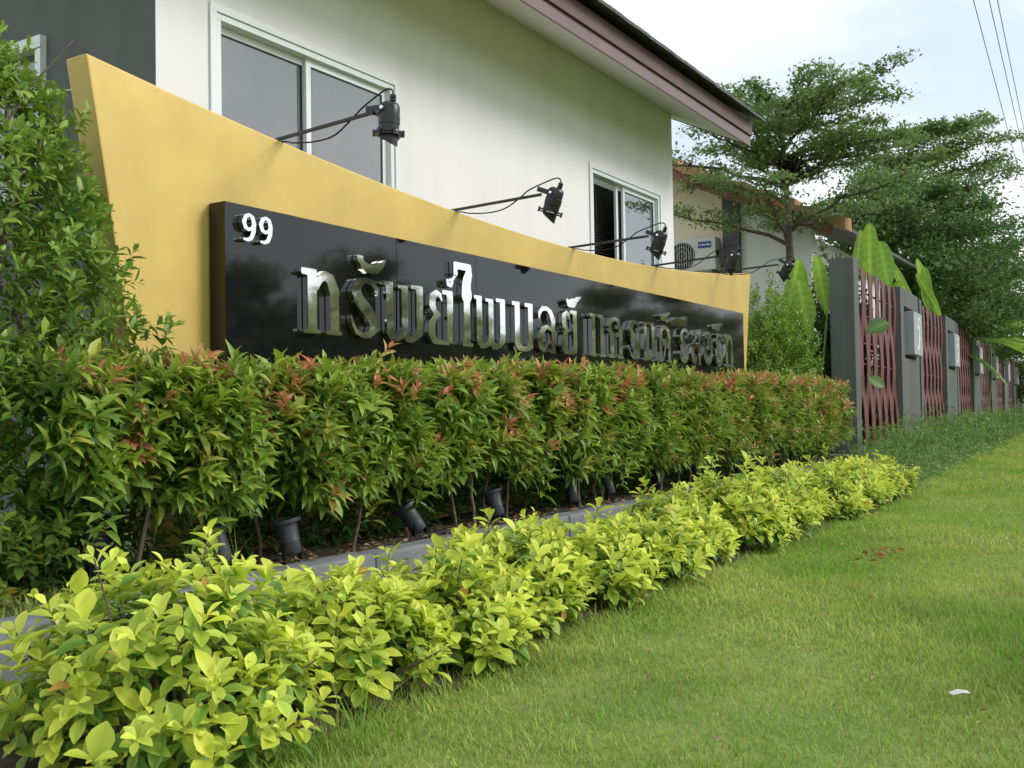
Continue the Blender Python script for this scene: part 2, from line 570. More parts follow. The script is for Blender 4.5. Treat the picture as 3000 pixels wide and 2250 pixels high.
def Bx(x0, x1, y0, y1): return ('b', x0, x1, y0, y1)
def St(*p): return ('s', p)
GL = {
 'tho': [Bx(.15, .37, 0, 1), Bx(0, .34, .9, 1), Bx(.04, .47, 0, .06), Bx(.71, .93, 0, .68), Bx(.6, 1, 0, .06),
         St((.38, .72, .04), (.46, .86, .06), (.58, .925, .07), (.72, .87, .09), (.82, .68, .11))],
 'ro': [St((.90, .72, .02), (.88, .82, .05), (.74, .925, .06), (.5, .95, .05), (.3, .88, .09), (.2, .75, .12), (.3, .62, .13), (.56, .46, .14),
           (.76, .32, .13), (.78, .18, .11), (.64, .07, .065), (.4, .05, .05), (.2, .1, .045), (.08, .24, .035), (.04, .36, .01))],
 'pho': [Bx(.07, .23, .14, 1), Bx(0, .23, .93, 1), Bx(.43, .58, .1, .97), Bx(.34, .58, .91, .97), Bx(.79, .95, .14, 1), Bx(.66, .95, .93, 1), 
         St((.15, .16, .08), (.2, .08, .07), (.31, .05, .045), (.42, .1, .05), (.5, .2, .07)),
         St((.5, .16, .075), (.56, .08, .07), (.67, .05, .045), (.78, .1, .05), (.87, .2, .08))],
 'yo': [Bx(.70, .93, 0.04, 1), Bx(.52, .93, .92, 1),
        St((.50, .80, .02), (.44, .9, .05), (.3, .93, .06), (.16, .84, .1), (.15, .7, .1), (.26, .58, .06), (.42, .54, .035)),
        St((.42, .54, .035), (.24, .49, .06), (.13, .36, .1), (.12, .2, .11), (.2, .08, .08), (.38, .045, .045), (.75, .04, .04))],
 'ai': [Bx(.52, .84, 0, .64), Bx(.42, 1, 0, .045), St((.68, .62, .15), (.66, .70, .13), (.70, .78, .12), (.80, .86, .10), (.86, .94, .05)), Bx(.02, .92, .905, .99), Bx(.02, .22, .82, .92)],
 'bo': [Bx(.12, .34, .16, 1), Bx(0, .34, .92, 1), Bx(.72, .93, .06, 1), Bx(.56, .93, .92, 1),
        St((.23, .18, .11), (.31, .085, .085), (.46, .05, .05), (.62, .05, .05), (.76, .09, .07), (.82, .14, .09))],
 'lo': [Bx(.75, .96, 0, .74), Bx(.66, 1, 0, .05), St((.08, .74, .03), (.1, .84, .06), (.26, .94, .055), (.52, .95, .05), (.72, .87, .08), (.85, .7, .105)),
        St((.78, .5, .035), (.5, .56, .05), (.26, .48, .09), (.13, .3, .12), (.16, .13, .1), (.32, .05, .05), (.48, .1, .03), (.5, .2, .05))],
 'ae': [Bx(.1, .32, .05, .97), Bx(0, .42, 0, .06), Bx(-.02, .32, .91, 1), Bx(.66, .88, .05, .97), Bx(.56, .98, 0, .06), Bx(.5, .88, .91, 1)],
 'ko': [Bx(.12, .34, 0, .58), Bx(.02, .44, 0, .06), Bx(.72, .94, 0, .68), Bx(.62, 1, 0, .06),
        St((.36, .55, .05), (.2, .62, .05), (.04, .64, .03)), St((.2, .62, .05), (.1, .76, .06), (.22, .9, .06), (.48, .95, .05), (.7, .88, .08), (.83, .68, .11))],
 'no': [Bx(.1, .32, .0, 1), Bx(0, .32, .92, 1), Bx(.72, .94, .2, 1), Bx(.58, .94, .92, 1), Bx(.02, .4, 0, .05),
        St((.3, .1, .04), (.48, .05, .05), (.64, .1, .07), (.83, .24, .1)), St((.83, .24, .1), (.96, .1, .05))],
 'do': [Bx(.06, .26, 0, .66), Bx(0, .34, 0, .05), Bx(.74, .95, 0, .66), Bx(.64, 1, 0, .05), St((.16, .66, .1), (.24, .86, .07), (.5, .95, .05), (.76, .86, .07), (.85, .66, .1)),
        St((.3, .06, .04), (.46, .2, .05), (.52, .4, .06), (.46, .52, .05), (.36, .48, .05))],
 'so': [Bx(.75, .96, 0, .70), Bx(.66, 1, 0, .05), St((.08, .74, .03), (.1, .84, .06), (.26, .93, .055), (.52, .94, .05), (.72, .87, .08), (.85, .7, .105)),
        St((.78, .5, .035), (.5, .56, .05), (.26, .48, .09), (.13, .3, .12), (.16, .13, .1), (.32, .05, .05), (.48, .1, .03), (.5, .2, .05)),
        St((.74, .86, .05), (.98, 1.0, .03))],
 'o': [St((.14, .76, .03), (.2, .86, .06), (.42, .95, .05), (.66, .92, .06), (.84, .74, .1), (.88, .5, .12), (.84, .26, .1), (.66, .08, .06), (.46, .05, .05),
          (.24, .12, .08), (.13, .3, .11), (.16, .46, .09), (.3, .55, .04), (.4, .5, .04))],
 'hanakat': [Bx(0, .2, .55, 1), St((.12, .75, .1), (.2, .4, .14), (.42, .2, .16), (.66, .26, .15), (.86, .6, .1), (.98, .96, .03))],
 'karan': [St((.12, .5, .1), (.2, .2, .14), (.48, .16, .15), (.62, .4, .12), (.46, .58, .1), (.28, .5, .08)), St((.55, .5, .12), (.72, .72, .12), (.97, .96, .05))],
 'ii': [Bx(0, .92, 0, .34), St((.05, .3, .1), (.3, .55, .12), (.6, .5, .12), (.88, .2, .12)), Bx(.8, .98, .2, 1)],
 'uu': [Bx(0, .2, .3, 1), St((.1, .5, .1), (.25, .16, .14), (.55, .14, .13), (.78, .3, .12), (.88, .96, .1))],
 'nine': [St((.14, .09, .06), (.4, .08, .08), (.66, .16, .11), (.82, .38, .13), (.86, .64, .135), (.76, .84, .11), (.52, .92, .075), (.26, .84, .11),
             (.15, .66, .13), (.24, .5, .11), (.46, .42, .075), (.68, .48, .08), (.84, .62, .09))],
 'ess': [St((.95, .86, .03), (.85, .95, .035), (.66, .93, .05), (.55, .8, .06), (.6, .62, .07), (.62, .4, .08), (.5, .16, .07), (.3, .05, .05), (.1, .08, .04), (.04, .16, .03)),
         St((.25, .62, .03), (.4, .7, .035), (.55, .66, .03)), St((.6, .4, .03), (.78, .34, .035), (.86, .42, .03))],
}
def glyph_field(prims, X, Y, w, h):
    f = np.full(X.shape, 9.0)
    ms = min(w, h) if min(w, h) / max(w, h) > 0.45 else (w * h) ** .5
    for p in prims:
        if p[0] == 'b':
            _, x0, x1, y0, y1 = p
            d = np.maximum.reduce([(x0 - X) * w, (X - x1) * w, (y0 - Y) * h, (Y - y1) * h])
        else:
            pts = p[1]
            d = np.full(X.shape, 9.0)
            for a, c in zip(pts[:-1], pts[1:]):
                ax, ay, bx_, by_ = a[0] * w, a[1] * h, c[0] * w, c[1] * h
                dx, dy = bx_ - ax, by_ - ay
                t = np.clip(((X * w - ax) * dx + (Y * h - ay) * dy) / max(dx * dx + dy * dy, 1e-9), 0, 1)
                rr = (a[2] + (c[2] - a[2]) * t) * ms * 1.12
                d = np.minimum(d, np.hypot(X * w - ax - t * dx, Y * h - ay - t * dy) - rr)
        f = np.minimum(f, d)
    return f
def glyph_mesh(name, prims, w, h, depth, material, n=46):
    nx = max(14, int(n * min(1.3, w / h))); ny = n
    if w > h * 1.3: nx, ny = n, max(12, int(n * h / w))
    gx = np.linspace(-.08, 1.08, nx); gy = np.linspace(-.06, 1.06, ny)
    X, Y = np.meshgrid(gx, gy)
    f = glyph_field(prims, X, Y, w, h)
    V, key, F, S = [], {}, [], []
    def vert(k, x, y):
        if k not in key:
            key[k] = len(V); V.append((x * w, 0.0, y * h))
        return key[k]
    for j in range(ny - 1):
        for i in range(nx - 1):
            cs = [(i, j), (i + 1, j), (i + 1, j + 1), (i, j + 1)]
            ins = [f[q[1], q[0]] < 0 for q in cs]
            if not any(ins): continue
            poly, isx = [], []
            for q in range(4):
                a, c = cs[q], cs[(q + 1) % 4]
                if ins[q]:
                    poly.append(vert(('c',) + a, gx[a[0]], gy[a[1]])); isx.append(False)
                if ins[q] != ins[(q + 1) % 4]:
                    fa, fc = f[a[1], a[0]], f[c[1], c[0]]
                    t = fa / (fa - fc)
                    t = min(max(t, .02), .98)
                    kk = ('e',) + tuple(sorted([a, c]))
                    poly.append(vert(kk, gx[a[0]] + t * (gx[c[0]] - gx[a[0]]), gy[a[1]] + t * (gy[c[1]] - gy[a[1]]))); isx.append(True)
            if len(poly) < 3: continue
            F.append(tuple(poly))
            for q in range(len(poly)):
                if isx[q] and isx[(q + 1) % len(poly)]:
                    S.append((poly[q], poly[(q + 1) % len(poly)]))
    o = len(V)
    bd = {}
    for a, c in S:
        for q in (a, c):
            if q not in bd:
                bd[q] = len(V); V.append((V[q][0], depth, V[q][2]))
    nF = len(F)
    for a, c in S:
        F.append((c, a, bd[a], bd[c]))
    me = bpy.data.meshes.new(name)
    me.from_pydata(V, [], F)
    sm = [False] * nF + [True] * (len(F) - nF)
    me.polygons.foreach_set('use_smooth', sm)
    me.set_sharp_from_angle(angle=R(50))
    me.materials.append(material)
    me.update()
    return me
# glyph, x0, x1, z0, z1 (metres along the board)
TEXT = [('tho', 3.613, 3.900, 1.242, 1.555), ('ro', 3.964, 4.203, 1.236, 1.556), ('hanakat', 4.025, 4.255, 1.583, 1.664), ('pho', 4.228, 4.595, 1.234, 1.552),
        ('yo', 4.628, 4.885, 1.236, 1.552), ('karan', 4.800, 4.905, 1.574, 1.652), ('ai', 4.875, 5.075, 1.238, 1.735), ('pho', 5.088, 5.453, 1.234, 1.552),
        ('bo', 5.518, 5.794, 1.236, 1.552), ('lo', 5.840, 6.082, 1.238, 1.552), ('yo', 6.160, 6.402, 1.238, 1.550), ('karan', 6.224, 6.457, 1.576, 1.655),
        ('ae', 6.595, 6.830, 1.240, 1.552), ('ko', 6.880, 7.136, 1.240, 1.552), ('ro', 7.235, 7.460, 1.240, 1.554), ('no', 7.493, 7.737, 1.240, 1.552),
        ('do', 7.807, 8.067, 1.240, 1.552), ('karan', 7.840, 8.055, 1.586, 1.660), ('ro', 8.250, 8.468, 1.240, 1.554), ('ii', 8.120, 8.438, 1.570, 1.652),
        ('so', 8.517, 8.748, 1.240, 1.555), ('o', 8.815, 9.043, 1.240, 1.553), ('ro', 9.100, 9.317, 1.240, 1.554), ('karan', 9.080, 9.318, 1.578, 1.650),
        ('tho', 9.345, 9.600, 1.240, 1.552), ('uu', 5.549, 5.772, 1.095, 1.190)]
for (gname, x0, x1, z0, z1) in TEXT:
    kx = 3.457 / 3.42      # same bearing, face 35 mm proud of the board
    x0, x1, z0, z1 = x0 * kx, x1 * kx, .85 + (z0 - .85) * kx, .85 + (z1 - .85) * kx
    me = glyph_mesh('letter', GL[gname], x1 - x0, z1 - z0, 0.033, M['chrome'], 50 if z1 - z0 > .2 else 26)
    o = inst('letter', me, sb)
    o.location = (x0 - 3.205, -0.035, z0)
for x0, x1 in ((3.276, 3.362), (3.380, 3.466)):
    o = inst('digit', glyph_mesh('digit', GL['nine'], x1 - x0, 0.138, 0.030, M['chrome'], 46), sb)
    o.location = (x0 - 3.205, -0.033, 1.638)

# ================================================================== MAIN HOUSE
YH = 5.2
house = empty('white_house', (8.3, YH, 0.2), 'cream white house with brown eave behind the gold wall', 'house')
hl = Vector((8.3, YH, 0.2))
def H(mb, name, material, bevel=0.0, parent=None):
    mb.v = [(q[0] - hl.x, q[1] - hl.y, q[2] - hl.z) for q in mb.v]
    return mb.build(name, material, parent or house, bevel)
W1 = (4.70, 6.60, 2.10, 3.545)
W2 = (10.10, 11.98, 1.90, 3.550)
XL, XR = 4.223, 12.42
def wall_holes(mb, x0, x1, z0, z1, holes, y, rev):
    xs_ = sorted({x0, x1} | {h[0] for h in holes} | {h[1] for h in holes})
    zs_ = sorted({z0, z1} | {h[2] for h in holes} | {h[3] for h in holes})
    for i in range(len(xs_) - 1):
        for j in range(len(zs_) - 1):
            cx, cz = (xs_[i] + xs_[i + 1]) / 2, (zs_[j] + zs_[j + 1]) / 2
            if any(h[0] < cx < h[1] and h[2] < cz < h[3] for h in holes): continue
            mb.add([(xs_[i], y, zs_[j]), (xs_[i + 1], y, zs_[j]), (xs_[i + 1], y, zs_[j + 1]), (xs_[i], y, zs_[j + 1])], [(0, 1, 2, 3)])
    for h in holes:
        a, c, d, e = (h[0], h[2]), (h[1], h[2]), (h[1], h[3]), (h[0], h[3])
        for p, q in ((a, c), (c, d), (d, e), (e, a)):
            mb.add([(p[0], y, p[1]), (q[0], y, q[1]), (q[0], y + rev, q[1]), (p[0], y + rev, p[1])], [(0, 3, 2, 1)])
mb = MB()
wall_holes(mb, XL, XR, 0.1, 4.78, [W1, W2], YH, 0.12)
mb.add([(XR, YH, .1), (XR, 10.5, .1), (XR, 10.5, 6.6), (XR, YH, 4.78)], [(0, 1, 2, 3)])
H(mb, 'front_wall', M['white_wall'])
SW = (6.32, 7.45, 2.35, 3.46)     # window in the grey end wall (along Y)
mb = MB()
for (a, c, d, e) in ((YH + .001, SW[0], .1, 5.1), (SW[1], 10.5, .1, 5.1), (SW[0], SW[1], .1, SW[2]), (SW[0], SW[1], SW[3], 5.1)):
    mb.add([(XL - .002, a, d), (XL - .002, c, d), (XL - .002, c, e), (XL - .002, a, e)], [(3, 2, 1, 0)])
H(mb, 'end_wall', M['grey_wall'])

def frame(mb, x0, x1, z0, z1, t, y0, y1):
    mb.box(x0, x1, y0, y1, z1 - t, z1)
    mb.box(x0, x1, y0, y1, z0, z0 + t)
    mb.box(x0, x0 + t, y0, y1, z0 + t, z1 - t)
    mb.box(x1 - t, x1, y0, y1, z0 + t, z1 - t)
def window(W, openleft=False):
    x0, x1, z0, z1 = W
    win = empty('window', (0, 0, 0)); win.parent = house
    mb = MB(); frame(mb, x0 - .05, x1 + .05, z0 - .05, z1 + .05, .055, YH - .018, YH + .05)
    H(mb, 'trim', M['alu'], .003, win)
    mb = MB(); frame(mb, x0 + .006, x1 - .006, z0 + .006, z1 - .006, .045, YH - .004, YH + .11)
    H(mb, 'frame', M['alu'], .003, win)
    xm = (x0 + x1) / 2 - .02
    for k, (a, c, yy) in enumerate(((x0 + .052, xm + .03, YH + .075), (xm - .02, x1 - .052, YH + .04))):
        if openleft and k == 0:
            a, c = xm - .14, x1 - .3
        mb = MB(); frame(mb, a, c, z0 + .052, z1 - .052, .05, yy, yy + .03)
        H(mb, 'sash', M['alu'], .003, win)
        mb = MB(); frame(mb, a + .048, c - .048, z0 + .1, z1 - .1, .012, yy + .008, yy + .022)
        H(mb, 'gasket', M['rubber'], 0, win)
        mb = MB().box(a + .058, c - .058, yy + .013, yy + .018, z0 + .11, z1 - .11)
        H(mb, 'pane', M['glass_b'] if openleft else M['glass'], 0, win)
    mb = MB().box(x0, x1, YH + .35, YH + .36, z0, z1)
    H(mb, 'dark_interior', M['dark'], 0, win)
    if openleft:
        mb = MB()
        z = z0 + .1
        while z < z1 - .14:
            mb.add([(x0 + .06, YH + .20, z), (xm + .0, YH + .20, z), (xm + .0, YH + .235, z + .018), (x0 + .06, YH + .235, z + .018)], [(0, 1, 2, 3)])
            z += .036
        mb.box(x0 + .5, x0 + .506, YH + .195, YH + .2, z0 + .1, z1 - .1)
        H(mb, 'blind', M['blind'], 0, win)
    return win
window(W1)
window(W2, True)
# window in the grey end wall
win = empty('window', (0, 0, 0)); win.parent = house
mb = MB()
y0, y1, z0, z1 = SW
for (a, c, d, e) in ((y0, y1, z1 - .09, z1), (y0, y1, z0, z0 + .06), (y0, y0 + .06, z0 + .06, z1 - .09), (y1 - .06, y1, z0 + .06, z1 - .09)):
    mb.box(XL - .05, XL + .05, a, c, d, e)
H(mb, 'frame', M['alu'], .004, win)
mb = MB().box(XL + .02, XL + .03, y0, y1, z0, z1)
H(mb, 'pane', M['glass'], 0, win)

# roof: sloping slab, soffit boards, fascia
SL = 0.49
YE, ZE = 4.30, 4.24
X0R, X1R = 3.3, 12.88
roof = empty('roof', (0, 0, 0)); roof.parent = house
def slope(y, base): return base + (y - YE) * SL
mb = MB()
mb.add([(X0R, YE + .02, slope(YE + .02, ZE + .01)), (X1R - .02, YE + .02, slope(YE + .02, ZE + .01)), (X1R - .02, 9.3, slope(9.3, ZE + .01)), (X0R, 9.3, slope(9.3, ZE + .01))], [(0, 3, 2, 1)])
H(mb, 'soffit', M['soffit'], 0, roof)
mb = MB().box(X0R, X1R, YE, YE + .022, ZE, ZE + .125)
H(mb, 'lower_fascia', M['fascia_lo'], .004, roof)
mb = MB().box(X0R, X1R + .004, YE - .028, YE + .022, ZE + .128, ZE + .30)
mb.box(X0R, X1R + .004, YE - .012, YE + .002, ZE - .016, ZE - .002)
H(mb, 'upper_fascia', M['fascia'], .004, roof)
# barge board along the sloping end
mb = MB()
for (ya, yb) in ((YE + .024, 9.3),):
    q = []
    for xx in (X1R - .02, X1R):
        q += [(xx, ya, slope(ya, ZE)), (xx, yb, slope(yb, ZE)), (xx, yb, slope(yb, ZE + .3)), (xx, ya, slope(ya, ZE + .3))]
    mb.add(q, [(3, 2, 1, 0), (4, 5, 6, 7), (0, 1, 5, 4), (2, 3, 7, 6), (1, 2, 6, 5), (0, 4, 7, 3)])
H(mb, 'barge_board', M['fascia'], .003, roof)
# tiles course at the eave, then the slab
nt = 32
tw = (X1R + .14 - X0R) / nt
for i in range(nt):
    a = X0R + i * tw
    ya, yb = YE - .17, YE + .45
    zb = ZE + .395 + 0.004 * (i % 2)
    q = [(xx, yy, slope(yy, zb) + dz) for dz in (0, .035) for (xx, yy) in ((a + .002, ya), (a + tw - .002, ya), (a + tw - .002, yb), (a + .002, yb))]
    H(MB().add(q, [(3, 2, 1, 0), (4, 5, 6, 7), (0, 1, 5, 4), (1, 2, 6, 5), (2, 3, 7, 6), (3, 0, 4, 7)]), 'eave_tile', M['roof_grey'], 0, roof)
ya, yb = YE + .30, 9.3
zb = ZE + .435
q = [(xx, yy, slope(yy, zb) + dz) for dz in (0, .04) for (xx, yy) in ((X0R, ya), (X1R + .14, ya), (X1R + .14, yb), (X0R, yb))]
q += []
H(MB().add(q, [(3, 2, 1, 0), (4, 5, 6, 7), (0, 1, 5, 4), (1, 2, 6, 5), (2, 3, 7, 6), (3, 0, 4, 7)]), 'tile_field', M['roof_grey'], 0, roof)

# ================================================================== NEIGHBOUR HOUSE
NXp = 19.0
nh = empty('orange_roofed_house', (NXp, 7.5, 0.2), 'small cream house with orange tiled roof edge behind the white house', 'house')
nl = Vector((NXp, 7.5, 0.2))
def Hn(mb, name, material, bevel=0.0, parent=None):
    mb.v = [(q[0] - nl.x, q[1] - nl.y, q[2] - nl.z) for q in mb.v]
    return mb.build(name, material, parent or nh, bevel)
def rz(y): return 4.718 + (y - 5.766) * 0.468      # top of the tile edge
def poly_x(mb, pts, x0, x1):
    n = len(pts)
    vs = [(x0, p[0], p[1]) for p in pts] + [(x1, p[0], p[1]) for p in pts]
    mb.add(vs, [tuple(range(n - 1, -1, -1)), tuple(range(n, 2 * n))] + [(i, (i + 1) % n, n + (i + 1) % n, n + i) for i in range(n)])
    return mb
mb = poly_x(MB(), [(6.885, .1), (9.6, .1), (9.6, rz(9.6) - .11), (6.885, rz(6.885) - .11)], NXp, NXp + .2)
Hn(mb, 'cream_wall', M['cream'])
mb = poly_x(MB(), [(6.555, .1), (6.884, .1), (6.884, rz(6.884) - .105), (6.555, rz(6.555) - .105)], NXp - .16, NXp + .22)
Hn(mb, 'grey_column', M['grey_wall'], .006)
mb = poly_x(MB(), [(5.22, .1), (6.553, .1), (6.553, rz(6.553) - .11), (5.22, rz(5.22) - .11)], NXp - .05, NXp + .21)
mb.box(NXp + .21, NXp + 6, 5.22, 5.3, .1, 4.0)
Hn(mb, 'white_wall', M['white_wall'])
rf = empty('roof', (0, 0, 0)); rf.parent = nh
mb = poly_x(MB(), [(4.55, rz(4.55) - .10), (9.6, rz(9.6) - .10), (9.6, rz(9.6) - .04), (4.55, rz(4.55) - .04)], NXp - .9, NXp + 7)
Hn(mb, 'roof_slab', M['roof_grey'], 0, rf)
mb = poly_x(MB(), [(4.6, rz(4.6) - .36), (9.6, rz(9.6) - .36), (9.6, rz(9.6) - .12), (4.6, rz(4.6) - .12)], NXp - .93, NXp - .89)
Hn(mb, 'barge_board', M['brown_board'], .003, rf)
yy = 9.6
i = 0
while yy > 4.6:
    y2 = yy - 0.44
    za, zb2 = rz(yy) + .0, rz(y2) + .045
    mb = poly_x(MB(), [(y2, rz(y2) - .15), (yy, rz(yy) - .15 - .02), (yy, rz(yy) - 0.045), (y2, rz(y2) + .075)], NXp - 1.0, NXp - .55)
    Hn(mb, 'edge_tile', M['tile'], .005, rf)
    yy = y2 + .004
    i += 1
# air conditioner outside unit
ac = empty('air_conditioner_unit', (18.62, 7.5, 3.47), 'pale air conditioner unit with round fan grille on the cream house wall', 'air conditioner')
def Ha(mb, name, material, bevel=0.0):
    return mb.build(name, material, ac, bevel)
Ha(MB().box(0, .3, -.55, .42, .03, .66), 'casing', M['ac'], .015)
MBm = Matrix.Translation((-.006, .13, .34)) @ Matrix.Rotation(R(90), 4, 'Y')
Ha(MB().lathe([(.0, .0), (.245, .0), (.26, -.01), (.265, .004)], MBm, 28), 'fan_recess', M['dark'])
mb = MB()
for k in range(11):
    yk = .13 - .24 + .048 * k
    hh = math.sqrt(max(.0, .25 ** 2 - (yk - .13) ** 2))
    mb.box(-.022, -.016, yk - .004, yk + .004, .34 - hh, .34 + hh)
for rr in (.09, .17, .255):
    mb.tube([(-.02, .13 + rr * math.cos(a), .34 + rr * math.sin(a)) for a in [2 * math.pi * i / 24 for i in range(25)]], .004, 4, False)
Ha(mb, 'fan_grille', M['ac'])
Ha(MB().box(-.010, -.001, -.47, -.20, .46, .58), 'label_plate', M['blue'])
mb = MB()
mb.tube([(-.013, -.24 + .022 * math.cos(a), .52 + .022 * math.sin(a)) for a in [2 * math.pi * i / 12 for i in range(13)]], .006, 4, False)
for k, (yk, hh) in enumerate(((-.285, .045), (-.305, .03), (-.325, .035), (-.345, .03), (-.385, .045), (-.405, .03), (-.425, .035), (-.445, .03))):
    Ha(MB().box(-.016, -.011, yk - .013, yk, .50, .50 + hh), 'label_letter', M['white'])
Ha(mb, 'label_emblem', M['white'])
Ha(MB().box(.05, .16, -.56, -.552, .3, .42), 'side_handle', M['dark'])
Ha(MB().box(.0, .38, -.5, -.46, -.02, .028), 'wall_bracket', M['black'])
Ha(MB().box(.0, .38, .3, .34, -.02, .028), 'wall_bracket', M['black'])

# ================================================================== FENCE
P0 = Vector((13.301, 3.078, 0.0))
FD = Vector((0.9988, 0.0490, 0)).normalized()
fang = math.atan2(FD.y, FD.x)
fence = empty('boundary_fence', P0, 'long fence of grey rendered piers and maroon woven lattice panels', 'fence')
fence.rotation_euler = (0, 0, fang)
# local: x along the fence, y towards the houses, z up
ZT = 2.70
MB().box(-.9, 60, -.02, .30, -.1, .26).build('plinth', M['fence_grey'], fence, .01)
pier = empty('pier', (0, 0, 0)); pier.parent = fence
MB().box(-.31, 0, 0, .30, .262, 2.70).build('pier_body', M['fence_grey'], pier, .012)

slat_meshes = {}
def slat_mesh(ph):
    if ph in slat_meshes: return slat_meshes[ph]
    mb = MB()
    vs, fs = [], []
    n = 26
    z0, z1 = .30, 2.66
    rail = (0.54, 1.40, 2.36)
    for i in range(n + 1):
        z = z0 + (z1 - z0) * i / n
        off = .024 * ph * math.cos(math.pi * (z - .54) / .90)
        for (dx, dy) in ((-.126, -.006), (.126, -.006), (.126, .006), (-.126, .006)):
            vs.append((dx, off + dy, z))
    for i in range(n):
        for k in range(4):
            k2 = (k + 1) % 4
            fs.append((i * 4 + k, i * 4 + k2, i * 4 + 4 + k2, i * 4 + 4 + k))
    fs += [(3, 2, 1, 0), (n * 4, n * 4 + 1, n * 4 + 2, n * 4 + 3)]
    mb.add(vs, fs)
    slat_meshes[ph] = mb.mesh('slat', M['lattice'])
    return slat_meshes[ph]
ess_me = glyph_mesh('emblem', GL['ess'], 0.46, 0.58, 0.006, M['white'], 40)
pier_shared = {}
def lattice(u0, u1):
    lp = empty('lattice_panel', (u0, .085, 0)); lp.parent = fence
    n = 13
    for i in range(n):
        o = inst('slat', slat_mesh(1 if i % 2 else -1), lp)
        o.location = ((i + .5) * (u1 - u0) / n, 0, 0)
    if 'rail' not in pier_shared:
        pier_shared['rail'] = MB().tube([(0, 0, 0), (u1 - u0, 0, 0)], .014, 8).mesh('rail', M['lattice'])
    for z in (.54, 1.40, 2.36):
        o = inst('rail', pier_shared['rail'], lp); o.location = (0, 0, z); o.scale = ((u1 - u0) / 3.43, 1, 1)
lattice(0.0, 3.43)
for k in range(8):
    u = 3.435 + 6.09 * k
    pr = empty('pier', (u, 0, 0)); pr.parent = fence
    if 'body' not in pier_shared:
        mb = MB()
        mb.box(0, .34, 0, .30, .262, ZT)
        mb.box(.34, 1.62, 0, .30, 2.43, ZT)
        mb.box(.34, 1.62, 0, .30, .262, 1.60)
        mb.box(1.62, 1.98, 0, .30, .262, ZT)
        mb.box(1.98, 2.20, .12, .298, .262, ZT - .002)
        mb.box(.34, 1.62, .22, .298, 1.60, 2.43)
        pier_shared['body'] = mb.mesh('pier_body', M['fence_grey'])
        pier_shared['fin'] = MB().box(2.20, 2.46, .002, .30, .262, ZT - .004).mesh('fin', M['fence_grey'], .012)
        pier_shared['plaque'] = MB().box(.62, 1.58, -.11, .215, 1.66, 2.36).mesh('plaque', M['plaque'], .012)
        pier_shared['stem'] = MB().box(1.66, 2.02, -.05, -.001, .40, 1.55).mesh('lower_slab', M['fence_grey'], .006)
    inst('pier_body', pier_shared['body'], pr)
    inst('fin', pier_shared['fin'], pr)
    inst('plaque', pier_shared['plaque'], pr)
    o = inst('emblem', ess_me, pr); o.location = (.86, -.118, 1.72)
    if k < 7:
        lattice(u + 2.465, u + 6.09 - .005)

